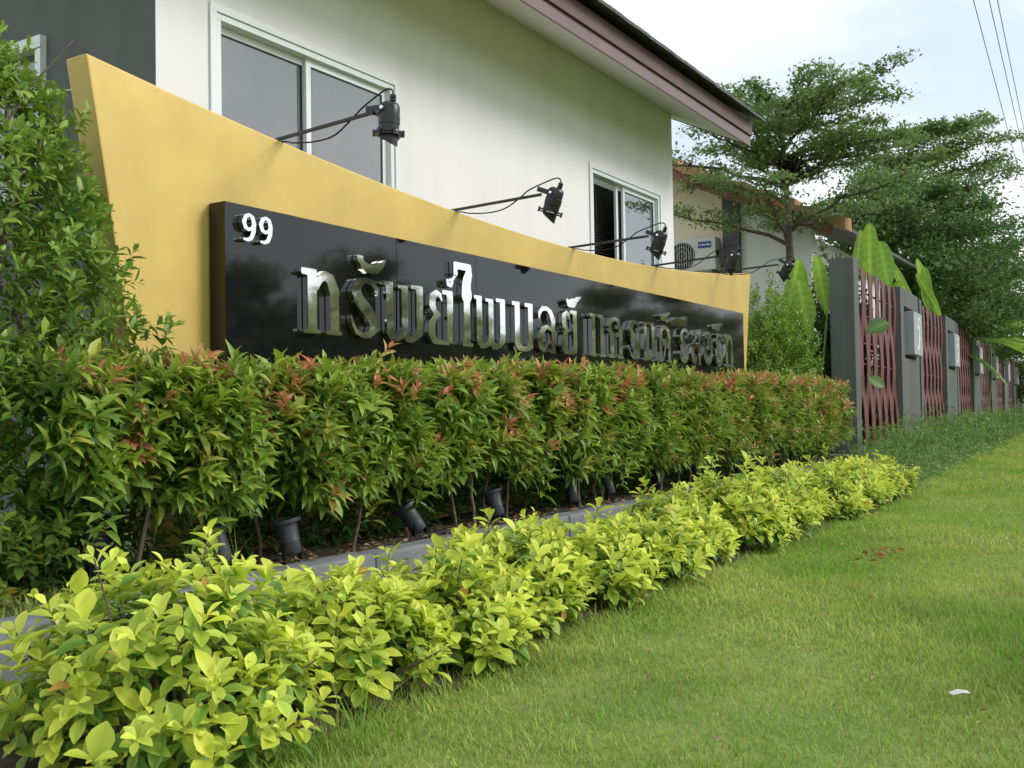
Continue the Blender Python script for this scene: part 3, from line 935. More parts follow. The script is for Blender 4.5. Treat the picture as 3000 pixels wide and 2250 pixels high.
# ================================================================== SPOT LAMPS ON ARMS
lamp_where = ['nearest the camera, above the number 99', 'second from the near end, before the blank white wall', 'middle one, before the far window',
              'fourth along, before the air conditioner', 'last one at the far end of the gold wall']
tilts = (4, 20, 20, 24, 33)
for i in range(5):
    X = 3.675 + 1.515 * i
    zt = wall_top(X)
    za = zt + (.012 if i else .006)
    lp = empty('arm_spotlight', (X, 3.66, zt), 'black arm spotlight, ' + lamp_where[i], 'spotlight', 'spotlights on arms along the gold wall')
    rise = (.035, .02, .02, .03, .02)[i]
    # arm: square bar
    L = .66
    mb = MB()
    a = Vector((0, .0, .012)); e = Vector((0, -L, .012 + rise))
    for t0, t1 in ((0, 1),):
        mb.add([(-.007, a.y, a.z - .008), (.007, a.y, a.z - .008), (.007, a.y, a.z + .008), (-.007, a.y, a.z + .008),
                (-.007, e.y, e.z - .008), (.007, e.y, e.z - .008), (.007, e.y, e.z + .008), (-.007, e.y, e.z + .008)],
               [(0, 1, 2, 3), (7, 6, 5, 4), (0, 4, 5, 1), (1, 5, 6, 2), (2, 6, 7, 3), (3, 7, 4, 0)])
    mb.build('arm', M['arm'], lp, .002)
    MB().box(-.03, .03, -.045, .045, -.004, .004).build('base_plate', M['arm'], lp)
    # head, local z is the lamp axis (up = back of the lamp)
    hm = Matrix.Translation((0, -L - .075, .012 + rise - .06)) @ Matrix.Rotation(R(tilts[i]), 4, 'X') @ Matrix.Scale(.93, 4)
    mb = MB()
    mb.lathe([(0.0, .098), (.026, .098), (.044, .088), (.051, .072), (.051, .03), (.0535, .028), (.0535, -.012), (.051, -.014), (.051, -.045), (.047, -.047), (0, -.047)], hm, 28)
    mb.build('housing', M['black'], lp)
    mb = MB()
    mb.lathe([(.050, -.046), (.068, -.046), (.070, -.052), (.070, -.056), (.052, -.0565)], hm, 28)
    mb.lathe([(.051, -.060), (.068, -.060), (.069, -.064), (.068, -.069), (.050, -.0695)], hm, 28)
    for k in range(6):
        a = 2 * math.pi * k / 6
        mb.box(-.006, .006, -.006, .006, -.074, -.042, hm @ Matrix.Rotation(a, 4, 'Z') @ Matrix.Translation((.073, 0, 0)))
    mb.build('clamp_ring', M['black'], lp)
    # hood cut on a slant: longer on the outer (camera) side
    n = 28
    vs, fs = [], []
    for k in range(n):
        a = 2 * math.pi * k / n
        cx_, cy_ = math.cos(a), math.sin(a)
        zl = -.098 + .022 * cy_ - .008 * cx_
        for rr, zz in ((.046, -.068), (.046, zl), (.043, zl), (.043, -.070)):
            vs.append(hm @ Vector((rr * cx_, rr * cy_, zz)))
    for k in range(n):
        k2 = (k + 1) % n
        for q in range(3):
            fs.append((k * 4 + q, k * 4 + q + 1, k2 * 4 + q + 1, k2 * 4 + q))
    MB().add(vs, fs, True).build('hood', M['black'], lp)
    MB().lathe([(0, -.072), (.043, -.072)], hm, 24).build('lens', M['lens'], lp)
    MB().lathe([(.010, .098), (.017, .100), (.017, .112), (.012, .115), (.016, .118), (.016, .130), (.008, .136), (0, .136)], hm @ Matrix.Translation((0, -.018, 0)), 14).build('cable_gland', M['black'], lp)
    mb = MB()
    for sx in (-1, 1):
        mb.box(sx * .056 - .003, sx * .056 + .003, -.012, .10, .046, .072, hm)
    mb.box(-.058, .058, .096, .104, .044, .074, hm)
    mb.build('yoke', M['arm'], lp)
    mb = MB()
    for sx in (-1, 1):
        mb.lathe([(0, .009), (.009, .008), (.010, 0), (.010, -.002)], hm @ Matrix.Translation((sx * .060, 0, .058)) @ Matrix.Rotation(R(90 * sx), 4, 'Y'), 12)
    mb.build('bolt', M['chrome'], lp)
    # loose cable: out of the gland, over, under the arm and along it
    g0 = hm @ Vector((0, -.018, .136))
    pts = []
    ctrl = [g0, g0 + Vector((.0, .01, .022)), g0 + Vector((.012, .06, .030)), Vector((.018, -L + .09, rise + .055)), Vector((.016, -L * .76, .02 + rise * .7)), Vector((.012, -L * .6, -.018)),
            Vector((.012, -L * .42, -.030)), Vector((.012, -L * .22, -.018)), Vector((.010, -.08, -.002)), Vector((.008, -.02, .004))]
    for j in range(len(ctrl) - 1):
        p0, p1, p2, p3 = ctrl[max(j - 1, 0)], ctrl[j], ctrl[j + 1], ctrl[min(j + 2, len(ctrl) - 1)]
        for q in range(6):
            t = q / 6
            pts.append(0.5 * ((2 * p1) + (p2 - p0) * t + (2 * p0 - 5 * p1 + 4 * p2 - p3) * t * t + (3 * p1 - p0 - 3 * p2 + p3) * t ** 3))
    pts.append(ctrl[-1])
    MB().tube(pts, .0042, 6).build('cable', M['cable'], lp)

# ================================================================== UPLIGHTS IN THE BED
ups = [(2.37, 3.24, 24, 10), (2.79, 3.06, 16, -12), (3.10, 3.00, 8, -8), (3.99, 3.02, 26, -22), (4.74, 3.05, 12, -8), (5.62, 3.06, 6, 0),
       (6.22, 3.10, 14, -10), (7.05, 3.12, -4, 4), (7.9, 3.14, 10, -10), (8.75, 3.10, 14, -14), (9.65, 3.12, 18, -14)]
for i, (x, y, tx, ty) in enumerate(ups):
    u = empty('ground_uplight', (x, y, .225), 'grey tubular uplight in the planting bed, %s from the near end' % ('nearest' if i == 0 else ORD[i]), 'uplight', 'uplights along the planting bed')
    if i == 0: u['label'] = 'grey flanged uplight beside the tall green bush at the near end'
    hm = Matrix.Translation((0, 0, .055)) @ Matrix.Rotation(R(-tx), 4, 'X') @ Matrix.Rotation(R(ty), 4, 'Y')
    MB().lathe([(0, 0), (.036, 0), (.041, .012), (.041, .05), (.0435, .052), (.0435, .058), (.042, .06), (.045, .128), (.062, .130), (.064, .138), (.062, .146), (.048, .146), (.045, .14)], hm, 26).build('housing', M['pot'], u)
    MB().lathe([(0, .138), (.046, .138)], hm, 20).build('lens', M['lens'], u)
    mb = MB()
    for sx in (-1, 1):
        mb.box(sx * .047 - .003, sx * .047 + .003, -.010, .010, -.04, .06)
    mb.box(-.05, .05, -.010, .010, -.044, -.038)
    mb.box(-.008, .008, -.008, .008, -.14, -.044)
    o = mb.build('stake_bracket', M['black'], u); o.location = (0, 0, .04)
    MB().tube([hm @ Vector((0, 0, .002)), hm @ Vector((.0, -.01, -.02)), Vector((.05, -.03, .01)), Vector((.12, -.03, .006))], .005, 6).build('cable', M['cable'], u)
mb = MB()
for off in (0, .022):
    mb.tube([(x, 2.985 + off + .02 * math.sin(x * 3.1 + off * 40), .245 + .008 * math.sin(x * 5)) for x in np.linspace(3.6, 6.6, 50)], .006, 6)
tag(mb.build('supply_cable', M['cable']), 'black supply cables lying along the inner edge of the kerb', 'cable')

# ================================================================== PLANTS
def tubes_between(mb, a, c, r0_, r1_, wob=.02, n=6, sides=6):
    a, c = Vector(a), Vector(c)
    pts, rs = [], []
    for i in range(n + 1):
        t = i / n
        p = a.lerp(c, t)
        if 0 < i < n:
            p += Vector((random.uniform(-1, 1), random.uniform(-1, 1), random.uniform(-.5, .5))) * wob
        pts.append(p); rs.append(r0_ + (r1_ - r0_) * t)
    mb.tube(pts, rs, sides)
    return pts

def shoots(n_sh, tips, dirs, leaf_n, sh_len, L, Lv, wr, spread, colfn, LV, opposite=False, droop=0.0):
    """leaves along each shoot, from the tip backwards; colfn(frac 0 tip..1 base, shoot index array) -> (c0,c1)"""
    n = len(tips)
    up = np.array([0, 0, 1.])
    e1 = norm(np.cross(dirs, rand_unit(n)))
    e2 = np.cross(dirs, e1)
    ph = rng.random(n) * 6.28
    for k in range(leaf_n):
        fr = k / max(leaf_n - 1, 1)
        if opposite:
            ang = ph + (k // 2) * 1.571 + (k % 2) * math.pi + rng.normal(size=n) * .25
            fr2 = (k // 2) / max((leaf_n - 1) // 2, 1)
        else:
            ang = ph + k * 2.4 + rng.normal(size=n) * .25
            fr2 = fr
        P = tips - dirs * (sh_len * fr2)[:, None]
        rad = e1 * np.cos(ang)[:, None] + e2 * np.sin(ang)[:, None]
        sp = spread[0] + (spread[1] - spread[0]) * fr2 + rng.normal(size=n) * .12
        D = norm(dirs * np.cos(sp)[:, None] + rad * np.sin(sp)[:, None] - up * droop * fr2)
        U = norm(dirs * .8 + up * .7 + rand_unit(n) * .25)
        grow = 0.55 + 0.45 * min(1.0, fr2 * 3.0 + .1)
        ll = L * grow * (1 + Lv * rng.normal(size=n).clip(-1.5, 1.5))
        c0, c1 = colfn(fr2, n)
        LV.add(P, D, U, ll, ll * wr * (1 + .12 * rng.normal(size=n)), c0, c1)

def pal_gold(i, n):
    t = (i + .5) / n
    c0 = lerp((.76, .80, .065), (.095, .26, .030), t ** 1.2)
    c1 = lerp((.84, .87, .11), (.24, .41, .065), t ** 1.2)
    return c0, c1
leaf_variants('gold', T_OBOV, M['leaf_gold'], pal_gold, 18)
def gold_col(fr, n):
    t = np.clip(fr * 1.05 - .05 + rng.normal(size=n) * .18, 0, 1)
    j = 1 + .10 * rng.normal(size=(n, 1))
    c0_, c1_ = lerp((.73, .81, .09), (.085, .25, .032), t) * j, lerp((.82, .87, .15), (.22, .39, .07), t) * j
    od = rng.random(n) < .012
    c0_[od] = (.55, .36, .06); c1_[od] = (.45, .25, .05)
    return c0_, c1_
    return lerp((.70, .80, .10), (.09, .25, .032), t) * j, lerp((.80, .86, .17), (.22, .38, .075), t) * j

g_x = [1.76, 2.42, 2.92, 3.46, 4.00, 4.60, 5.22, 5.86, 6.50, 7.14, 7.80, 8.46, 9.12, 9.80]
g_top = [.52, .37, .34, .42, .37, .35, .39, .48, .40, .44, .42, .45, .40, .38]
gold_names = ['big golden leaved shrub filling the bottom left corner']
for i, (gx_, gt) in enumerate(zip(g_x, g_top)):
    cy = 2.17 + .05 * math.sin(i * 2.3)
    lab = gold_names[i] if i < 1 else 'golden leaved shrub beside the kerb, %s from the near end of its row' % ORD[i]
    if i == len(g_x) - 1: lab = 'last golden leaved shrub of the row, touching the dark green hedge by the fence'
    root = empty('golden_shrub', (gx_, cy, 0.0), lab, 'shrub', 'golden shrubs along the kerb')
    near = i < 6
    ns = 190 if i < 9 else 170
    # dome of shoot tips
    u = rng.random(ns) * 2 * math.pi
    el = np.arccos(rng.random(ns) * 0.98)
    rr = (0.55 + 0.45 * rng.random(ns) ** .5)
    rx, ry = .36 + .02 * rng.normal() + (.08 if i == 0 else 0), .37 + (.06 if i == 0 else 0) + .03 * math.sin(i * 1.9)
    dirs0 = np.stack([np.cos(u) * np.sin(el), np.sin(u) * np.sin(el), np.cos(el)], 1)
    tips = dirs0 * np.array([rx, ry, 1]) * rr[:, None]
    base_h = .10
    tips[:, 2] = base_h + np.abs(tips[:, 2]) * (gt - base_h) * (1 + .10 * rng.normal(size=ns))
    tips[:, 2] = np.maximum(tips[:, 2], .06)
    # a few sprigs stick out
    sp = rng.random(ns) < .07
    tips[sp, 2] += .05 + .05 * rng.random(sp.sum())
    dirs = norm(dirs0 * np.array([.9, .9, .6]) + np.array([0, 0, .75]) + rng.normal(size=(ns, 3)) * .22)
    LV = Leaves()
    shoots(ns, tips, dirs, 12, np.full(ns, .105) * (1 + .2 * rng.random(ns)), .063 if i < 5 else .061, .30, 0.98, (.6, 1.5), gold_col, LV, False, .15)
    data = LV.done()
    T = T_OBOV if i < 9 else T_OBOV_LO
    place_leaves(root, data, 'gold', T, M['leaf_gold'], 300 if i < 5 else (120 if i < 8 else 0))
    mb = MB()
    for k in range(0, ns, 4):
        t = tips[k]
        tubes_between(mb, (t[0] * .25, t[1] * .25, -.02), t, .006, .0022, .008, 4, 5)
    mb.build('stem', M['bark'], root)

# ---- red tipped hedge
def pal_hedge(i, n):
    if i < 8:
        t = i / 7
        c = lerp((.38, .52, .07), (.08, .20, .035), t)
        return c, c * .92
    if i < 11:
        t = (i - 8) / 2
        c = lerp((.30, .34, .04), (.36, .26, .05), t)
        return c, c * .95
    t = (i - 11) / max(n - 12, 1)
    c = lerp((.78, .38, .19), (.72, .19, .14), t)
    return c, c * .9
leaf_variants('hedge', T_LANC, M['leaf'], pal_hedge, 16)
h_x = list(np.linspace(2.45, 11.55, 19))
def hedge_top(x):
    return .985 + .075 * min(1, max(0, (x - 2.3) / .5)) + .06 * (x - 2.5) / 10
for i, hx in enumerate(h_x):
    cy = 3.12 + random.uniform(-.05, .04)
    lab = 'red tipped hedge shrub before the black sign, %s from the near end' % ORD[i] if i else 'red tipped hedge shrub at the near end, against the tall green bush'
    if i == len(h_x) - 1: lab = 'last red tipped hedge shrub, touching the grey fence pier'
    root = empty('red_tip_shrub', (hx, cy, .22), lab, 'shrub', 'red tipped hedge shrubs in the planting bed')
    ns = 265 if i < 9 else 255
    top = hedge_top(hx) - .22 + random.uniform(-.03, .03)
    bot = (.36 if i < 6 else (.33 if i < 12 else .28)) + random.uniform(-.07, .05)
    # tips through a box with rounded edges, denser at the faces
    q = rng.random((ns, 3)) * 2 - 1
    ax = rng.integers(0, 10, ns)
    fy = (ax < 5); q[fy, 1] = -1 + .35 * rng.random(fy.sum()) ** 2       # camera-side face
    fz = (ax >= 5) & (ax < 8); q[fz, 2] = 1 - .2 * rng.random(fz.sum()) ** 2
    tips = np.stack([q[:, 0] * .40, q[:, 1] * (.245 - .05 * (q[:, 2] > .6)), bot + (q[:, 2] + 1) / 2 * (top - bot)], 1)
    tips += rng.normal(size=(ns, 3)) * np.array([.035, .035, .026])
    tips[:, 1] += .04 * np.sin(hx * 9 + tips[:, 0] * 14) * (tips[:, 1] < 0)
    tips[:, 2] = np.where(q[:, 2] < -.55, tips[:, 2] + (rng.random(ns) - .35) * .22, tips[:, 2])
    gap = .5 + .5 * np.sin(tips[:, 0] * 17 + i * 2.1) * np.sin(tips[:, 2] * 13 + i)
    tips[:, 1] += .07 * gap * (tips[:, 1] < 0)
    outw = np.stack([q[:, 0] * .15, q[:, 1] * .75, np.clip(q[:, 2], -.2, 1) * .5 + .45], 1)
    dirs = norm(outw + rng.normal(size=(ns, 3)) * .28)
    hi = np.clip((tips[:, 2] - bot) / (top - bot), 0, 1)
    clus = .5 + .5 * np.sin(tips[:, 0] * 11 + i * 1.7) * np.cos(tips[:, 2] * 9 + i * 2.3 + tips[:, 1] * 8)
    redness = rng.random(ns) < 1.9 * clus ** 2 * (.07 + .40 * hi ** 2 + .03 * max(0, i - 9) * (.3 + .7 * hi))
    yell = (~redness) & (rng.random(ns) < (.14 + .02 * max(0, i - 8)))
    tone = rng.random(ns)
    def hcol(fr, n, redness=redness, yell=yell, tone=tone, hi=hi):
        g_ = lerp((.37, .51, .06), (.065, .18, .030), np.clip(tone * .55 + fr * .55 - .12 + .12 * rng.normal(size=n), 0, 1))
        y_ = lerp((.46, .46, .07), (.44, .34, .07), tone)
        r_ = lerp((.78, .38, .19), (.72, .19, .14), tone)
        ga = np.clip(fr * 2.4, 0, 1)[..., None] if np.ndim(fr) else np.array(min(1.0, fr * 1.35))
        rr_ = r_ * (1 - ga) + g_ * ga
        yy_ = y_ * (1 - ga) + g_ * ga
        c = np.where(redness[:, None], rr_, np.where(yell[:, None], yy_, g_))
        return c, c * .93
    LV = Leaves()
    nb_ = 55          # sparse low shoots at the back, against the wall foot
    tb = np.stack([(rng.random(nb_) * 2 - 1) * .3, .12 + .22 * rng.random(nb_), .06 + .34 * rng.random(nb_)], 1)
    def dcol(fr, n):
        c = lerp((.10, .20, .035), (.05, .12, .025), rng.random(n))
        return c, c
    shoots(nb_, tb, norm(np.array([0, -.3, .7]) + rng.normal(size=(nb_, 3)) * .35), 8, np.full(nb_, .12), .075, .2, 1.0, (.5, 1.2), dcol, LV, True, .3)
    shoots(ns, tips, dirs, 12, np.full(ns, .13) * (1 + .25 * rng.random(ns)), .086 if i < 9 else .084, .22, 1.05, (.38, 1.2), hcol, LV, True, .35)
    data = LV.done()
    data[5][:] = np.clip(data[5], 0, 1); data[6][:] = np.clip(data[6], 0, 1)
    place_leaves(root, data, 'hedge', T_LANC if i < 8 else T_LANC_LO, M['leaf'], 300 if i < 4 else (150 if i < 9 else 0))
    mb = MB()
    for k in range(random.choice((1, 2, 2))):
        bx0, by0 = random.uniform(-.15, .15), random.uniform(-.06, .08)
        pts = tubes_between(mb, (bx0, by0, -.03), (bx0 + random.uniform(-.1, .1), by0 + random.uniform(-.05, .05), .42), .009, .0065, .014, 6, 7)
        for j in range(5):
            a = random.uniform(-2.2, 2.2)
            tubes_between(mb, pts[-1 - (j % 2)], (pts[-1].x + .2 * math.sin(a), pts[-1].y - .1 * math.cos(a), random.uniform(.5, top)), .006, .003, .012, 4, 5)
    mb.build('stem', M['bark'], root)

# ---- tall bush at the left
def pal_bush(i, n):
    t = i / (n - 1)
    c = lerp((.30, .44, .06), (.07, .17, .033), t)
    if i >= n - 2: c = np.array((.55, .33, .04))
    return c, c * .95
leaf_variants('bush', T_OVAL, M['leaf'], pal_bush, 12)
root = empty('tall_green_bush', (2.0, 3.62, .18), 'tall dense green bush overlapping the left end of the gold wall', 'shrub')
ns = 2600
u = rng.random(ns) * 2 * math.pi
zz = rng.random(ns)
rr = np.sqrt(rng.random(ns)) * .45 + .6
rr = np.minimum(rr, 1.08)
prof = np.interp(zz, [0, .1, .3, .55, .8, .93, 1], [.5, .82, .95, .88, .72, .50, .22])
lump = 1 + .12 * np.sin(u * 3 + zz * 9) + .08 * np.sin(u * 7 - zz * 15)
tips = np.stack([np.cos(u) * .74 * prof * rr * lump, np.sin(u) * .60 * prof * rr * lump, .08 + zz * 1.98], 1) + rng.normal(size=(ns, 3)) * .035
dirs = norm(np.stack([np.cos(u), np.sin(u), .55 + .5 * zz], 1) + rng.normal(size=(ns, 3)) * .4)
tone = rng.random(ns); oddy = rng.random(ns) < .015
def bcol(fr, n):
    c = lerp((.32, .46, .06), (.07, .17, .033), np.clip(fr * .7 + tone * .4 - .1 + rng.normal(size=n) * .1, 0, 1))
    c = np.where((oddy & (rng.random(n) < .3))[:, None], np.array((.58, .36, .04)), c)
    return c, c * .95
LV = Leaves()
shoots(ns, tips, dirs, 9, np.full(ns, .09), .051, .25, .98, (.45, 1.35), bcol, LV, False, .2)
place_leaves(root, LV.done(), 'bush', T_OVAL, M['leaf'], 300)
mb = MB()
for k in range(9):
    a = k * .7
    e = Vector((math.cos(a) * random.uniform(.1, .45), math.sin(a) * random.uniform(.1, .4), random.uniform(1.2, 1.95)))
    pts = tubes_between(mb, (math.cos(a) * .12, math.sin(a) * .1, -.03), e, .018, .006, .035, 9, 6)
    for j in range(7):
        p = pts[random.randint(2, 8)]
        tubes_between(mb, p, p + Vector((random.uniform(-.3, .3), random.uniform(-.3, .3), random.uniform(.1, .4))), .006, .002, .012, 4, 5)
mb.build('stem', M['bark'], root)

# ---- generic small leaved shrub
def small_shrub(name, loc, rx, ry, h, ns, leafn, L, cols, lab, cat, group=None, wisp=0.0, T=T_OVAL_LO, hollow=.5, z0=.0, stems=8):
    root = empty(name, loc, lab, cat, group)
    u = rng.random(ns) * 2 * math.pi
    el = np.arccos(1 - rng.random(ns) * 1.15)
    rr = hollow + (1 - hollow) * rng.random(ns) ** .6
    d0 = np.stack([np.cos(u) * np.sin(el), np.sin(u) * np.sin(el), np.cos(el)], 1)
    tips = d0 * np.array([rx, ry, 1]) * rr[:, None] * (1 + .15 * np.sin(u * 3 + el * 5))[:, None]
    tips[:, 2] = np.maximum(z0 + (tips[:, 2] + .15) / 1.15 * (h - z0), .03)
    w = rng.random(ns) < wisp
    tips[w] += d0[w] * .14 * rng.random((w.sum(), 1)) + np.array([0, 0, .08])
    dirs = norm(d0 + np.array([0, 0, .5]) + rng.normal(size=(ns, 3)) * .4)
    tone = rng.random(ns)
    def cf(fr, n):
        c = lerp(cols[0], cols[1], np.clip(fr * .6 + tone * .5 - .1 + rng.normal(size=n) * .1, 0, 1))
        return c, c * .95
    LV = Leaves()
    shoots(ns, tips, dirs, leafn, np.full(ns, L * 2.4), L, .2, .95, (.5, 1.35), cf, LV, False, .15)
    P, D, U, LL, W, c0, c1 = LV.done()
    o = inst('foliage', leaf_mesh('foliage', P, D, U, LL, W, c0, c1, T, M['leaf']), root)
    o['kind'] = 'stuff'
    mb = MB()
    for k in range(stems):
        t = tips[rng.integers(ns)]
        tubes_between(mb, (t[0] * .15, t[1] * .15, -.03), t, .012 * max(h, .5), .003, .02, 5, 5)
    mb.build('stem', M['bark'], root)
    return root
small_shrub('light_green_shrub', (11.75, 3.75, .2), .95, .55, 2.02, 2500, 11, .055, ((.30, .46, .05), (.08, .18, .03)), 'bright green small leaved shrub between the gold wall and the fence', 'shrub', wisp=.08, hollow=.45, z0=.35, T=T_OVAL_LO)
wh = [10.9, 11.8, 12.8, 13.9, 15.1, 16.4, 17.8, 19.4, 21.2, 23.2, 25.6, 28.4, 31.6, 35.2, 39.2, 43.8, 49]
for i, x in enumerate(wh):
    y = 2.52 + (x - 13.3) * .042
    far = x > 18
    lab = 'low wispy green shrub along the fence foot, %s from the golden row' % (ORD[i] if i else 'first')
    small_shrub('wispy_shrub', (x, y, 0), .62 + (x - 11) * .028, .50, (.50, .58, .66, .68, .70, .70)[min(i, 5)] + .0015 * x, 520 if not far else 380, 10, .032 if not far else .05, ((.25, .42, .08), (.07, .16, .035)), lab, 'shrub', 'wispy shrubs along the fence foot', wisp=.16, T=T_OVAL_LO if not far else T_FLAT, hollow=.5, stems=5)

# ---- broad leaved plants
def big_leaf_mesh(L, W, bend, fold, c, torn=0, seed=0):
    rnd = random.Random(seed)
    nt_, ns_ = 40, 7
    V, Cc, F = [], [], []
    for i in range(nt_ + 1):
        t = i / nt_
        w = W * min(1.0, (t / .38 + .02) ** .75) * math.sqrt(max(0.0, 1 - max(0, (t - .45) / .55) ** 2.6))
        for j in range(ns_):
            s_ = -1 + 2 * j / (ns_ - 1)
            lift = fold * abs(s_) * w - bend * L * t * t
            rip = .008 * math.sin(t * 60 + s_ * 3)
            V.append((t * L, s_ * w, lift + rip * abs(s_)))
            k = 1.45 if j == ns_ // 2 else 1 + .13 * math.sin(t * 47 + abs(s_) * 5)
            Cc.append((c[0] * k, c[1] * k, c[2] * k))
    for i in range(nt_):
        for j in range(ns_ - 1):
            a = i * ns_ + j
            F += [(a, a + 1, a + ns_ + 1), (a, a + ns_ + 1, a + ns_)]
    return raw_mesh('leaf_blade', np.array(V), np.array(F), np.array(Cc), M['bigleaf'])
def broad_plant(loc, leaves, lab, group='broad leaved plants behind the fence'):
    root = empty('broad_leaved_plant', loc, lab, 'plant', group)
    for k, (bx0, by0, h, az, el, L, W, bend, tw) in enumerate(leaves):
        col = ((.31, .50, .07), (.23, .42, .06), (.36, .54, .10))[k % 3]
        me = big_leaf_mesh(L * .93, W * .84, bend, .3, col, seed=k)
        d = Vector((math.cos(az) * math.cos(el), math.sin(az) * math.cos(el), math.sin(el)))
        up = Vector((-math.cos(az) * math.sin(el), -math.sin(az) * math.sin(el), math.cos(el)))
        side = up.cross(d)
        mt = Matrix(((d.x, side.x, up.x, bx0), (d.y, side.y, up.y, by0), (d.z, side.z, up.z, h), (0, 0, 0, 1)))
        mt = Matrix.Translation((bx0, by0, h)) @ Matrix.Rotation(tw, 4, 'X') @ Matrix.Translation((-bx0, -by0, -h)) @ mt
        o = inst('leaf', me, root, mt)
        mb = MB(); tubes_between(mb, (bx0 * .3, by0 * .3, 0), (bx0, by0, h), .03, .014, .02, 5, 6)
        mb.build('leaf_stalk', bpy.data.materials['broad_stalk'], root)
    return root
mat('broad_stalk', (.16, .26, .05), .5)
hp = math.pi / 2
PI = math.pi
broad_plant((13.2, 3.80, .2), [(0, .20, 1.72, PI, R(80), .95, .15, .05, .30), (.05, .06, 1.70, PI + .2, R(82), .88, .15, .05, .08), (-.1, -.12, 1.55, PI, R(76), .80, .17, .10, -.05), (.02, -.34, 1.80, PI, R(84), .86, .12, .04, -.12),
                              (-.15, .42, 1.40, PI + .3, R(60), .80, .14, .2, .50), (.1, .55, 1.2, PI, R(70), .75, .13, .12, .75)],
            'leafy banana like plant left of the first grey fence pier')
broad_plant((17.6, 4.00, .2), [(0, -.12, 2.62, PI + .1, R(84), 1.14, .165, .04, .02), (-.03, -.42, 2.55, PI, R(80), .88, .185, .04, -.12), (-.05, .16, 2.62, PI - .2, R(80), 1.05, .115, .05, .26), (.2, -.50, 2.30, PI + .6, R(40), .6, .15, .2, -.5)],
            'broad pale green leaves rising above the first lattice panel')
broad_plant((23.0, 4.15, .2), [(0, .0, 2.60, PI, R(84), 1.30, .11, .03, -.38), (0, -.25, 2.55, PI, R(84), 1.10, .14, .04, -.04), (.05, -.40, 2.50, PI, R(82), 1.40, .11, .04, -.26), (.1, -.50, 2.45, PI, R(75), 1.2, .11, .08, -.42)],
            'upright broad leaves above the first plaque pier')
for i_, (x_, y_, lb_) in enumerate(((15.0, 3.80, 'first'), (21.2, 4.15, 'second'), (27.3, 4.45, 'third'))):
    small_shrub('screen_shrub', (x_, y_, .2), 2.2, .34, 2.75, 1500, 9, .12, ((.10, .19, .04), (.04, .09, .025)), 'dark green shrub behind the %s maroon lattice panel' % lb_, 'shrub', 'shrubs behind the lattice', T=T_FLAT, hollow=.2, z0=.2)
broad_plant((29.0, 4.35, .2), [(0, -.3, 2.3, -hp, R(30), 1.7, .3, .25, .5), (0, -.2, 2.6, -hp - .4, R(55), 1.5, .25, .2, .7), (0, .1, 2.6, hp, R(70), 1.4, .25, .1, .8), (.4, -.4, 2.4, -hp + .3, R(10), 1.8, .3, .3, .3), (-.4, -.2, 2.0, -hp, R(0), 1.5, .3, .3, .4)],
            'arching broad leaves hanging over the far part of the fence')
broad_plant((34.5, 4.4, .2), [(0, -.3, 2.6, -hp, R(30), 2.2, .32, .25, .5), (0, -.2, 2.8, -hp - .4, R(55), 1.9, .3, .2, .7), (.4, -.4, 2.6, -hp + .3, R(10), 2.2, .3, .3, .3), (-.4, .1, 2.8, math.pi, R(40), 1.5, .3, .3, .4)],
            'farthest arching broad leaves over the end of the fence')
small_shrub('overhanging_bush', (38.0, 5.5, .2), 2.2, 1.5, 3.6, 900, 10, .10, ((.34, .42, .08), (.12, .2, .04)), 'olive green bush overhanging the far part of the fence', 'shrub', wisp=.2, T=T_FLAT, hollow=.4, z0=2.3)
# leaves poking through the first lattice panel
pl = empty('lattice_vine', (14.2, 3.28, .25), 'few single leaves poking through the first maroon lattice panel', 'plant')
for (x, y, z, az, el, L, W) in ((-.05, -.10, 1.58, -.9, R(28), .34, .12), (-.1, -.10, .98, -1.4, R(-30), .24, .10)):
    me = big_leaf_mesh(L, W, .1, .2, (.12, .24, .05))
    d = Vector((math.cos(az) * math.cos(el), math.sin(az) * math.cos(el), math.sin(el)))
    up = Vector((-.6, -.5, .6)); up = (up - d * up.dot(d)).normalized(); side = up.cross(d)
    inst('leaf', me, pl, Matrix(((d.x, side.x, up.x, x), (d.y, side.y, up.y, y), (d.z, side.z, up.z, z), (0, 0, 0, 1))))
mb = MB(); mb.tube([(-.05, .12, 0), (-.06, .1, .9), (-.1, -.10, .98)], .006, 5); mb.tube([(-.06, .1, .9), (-.02, .1, 1.4), (-.05, -.10, 1.58)], .005, 5)
mb.build('vine_stem', M['bark'], pl)

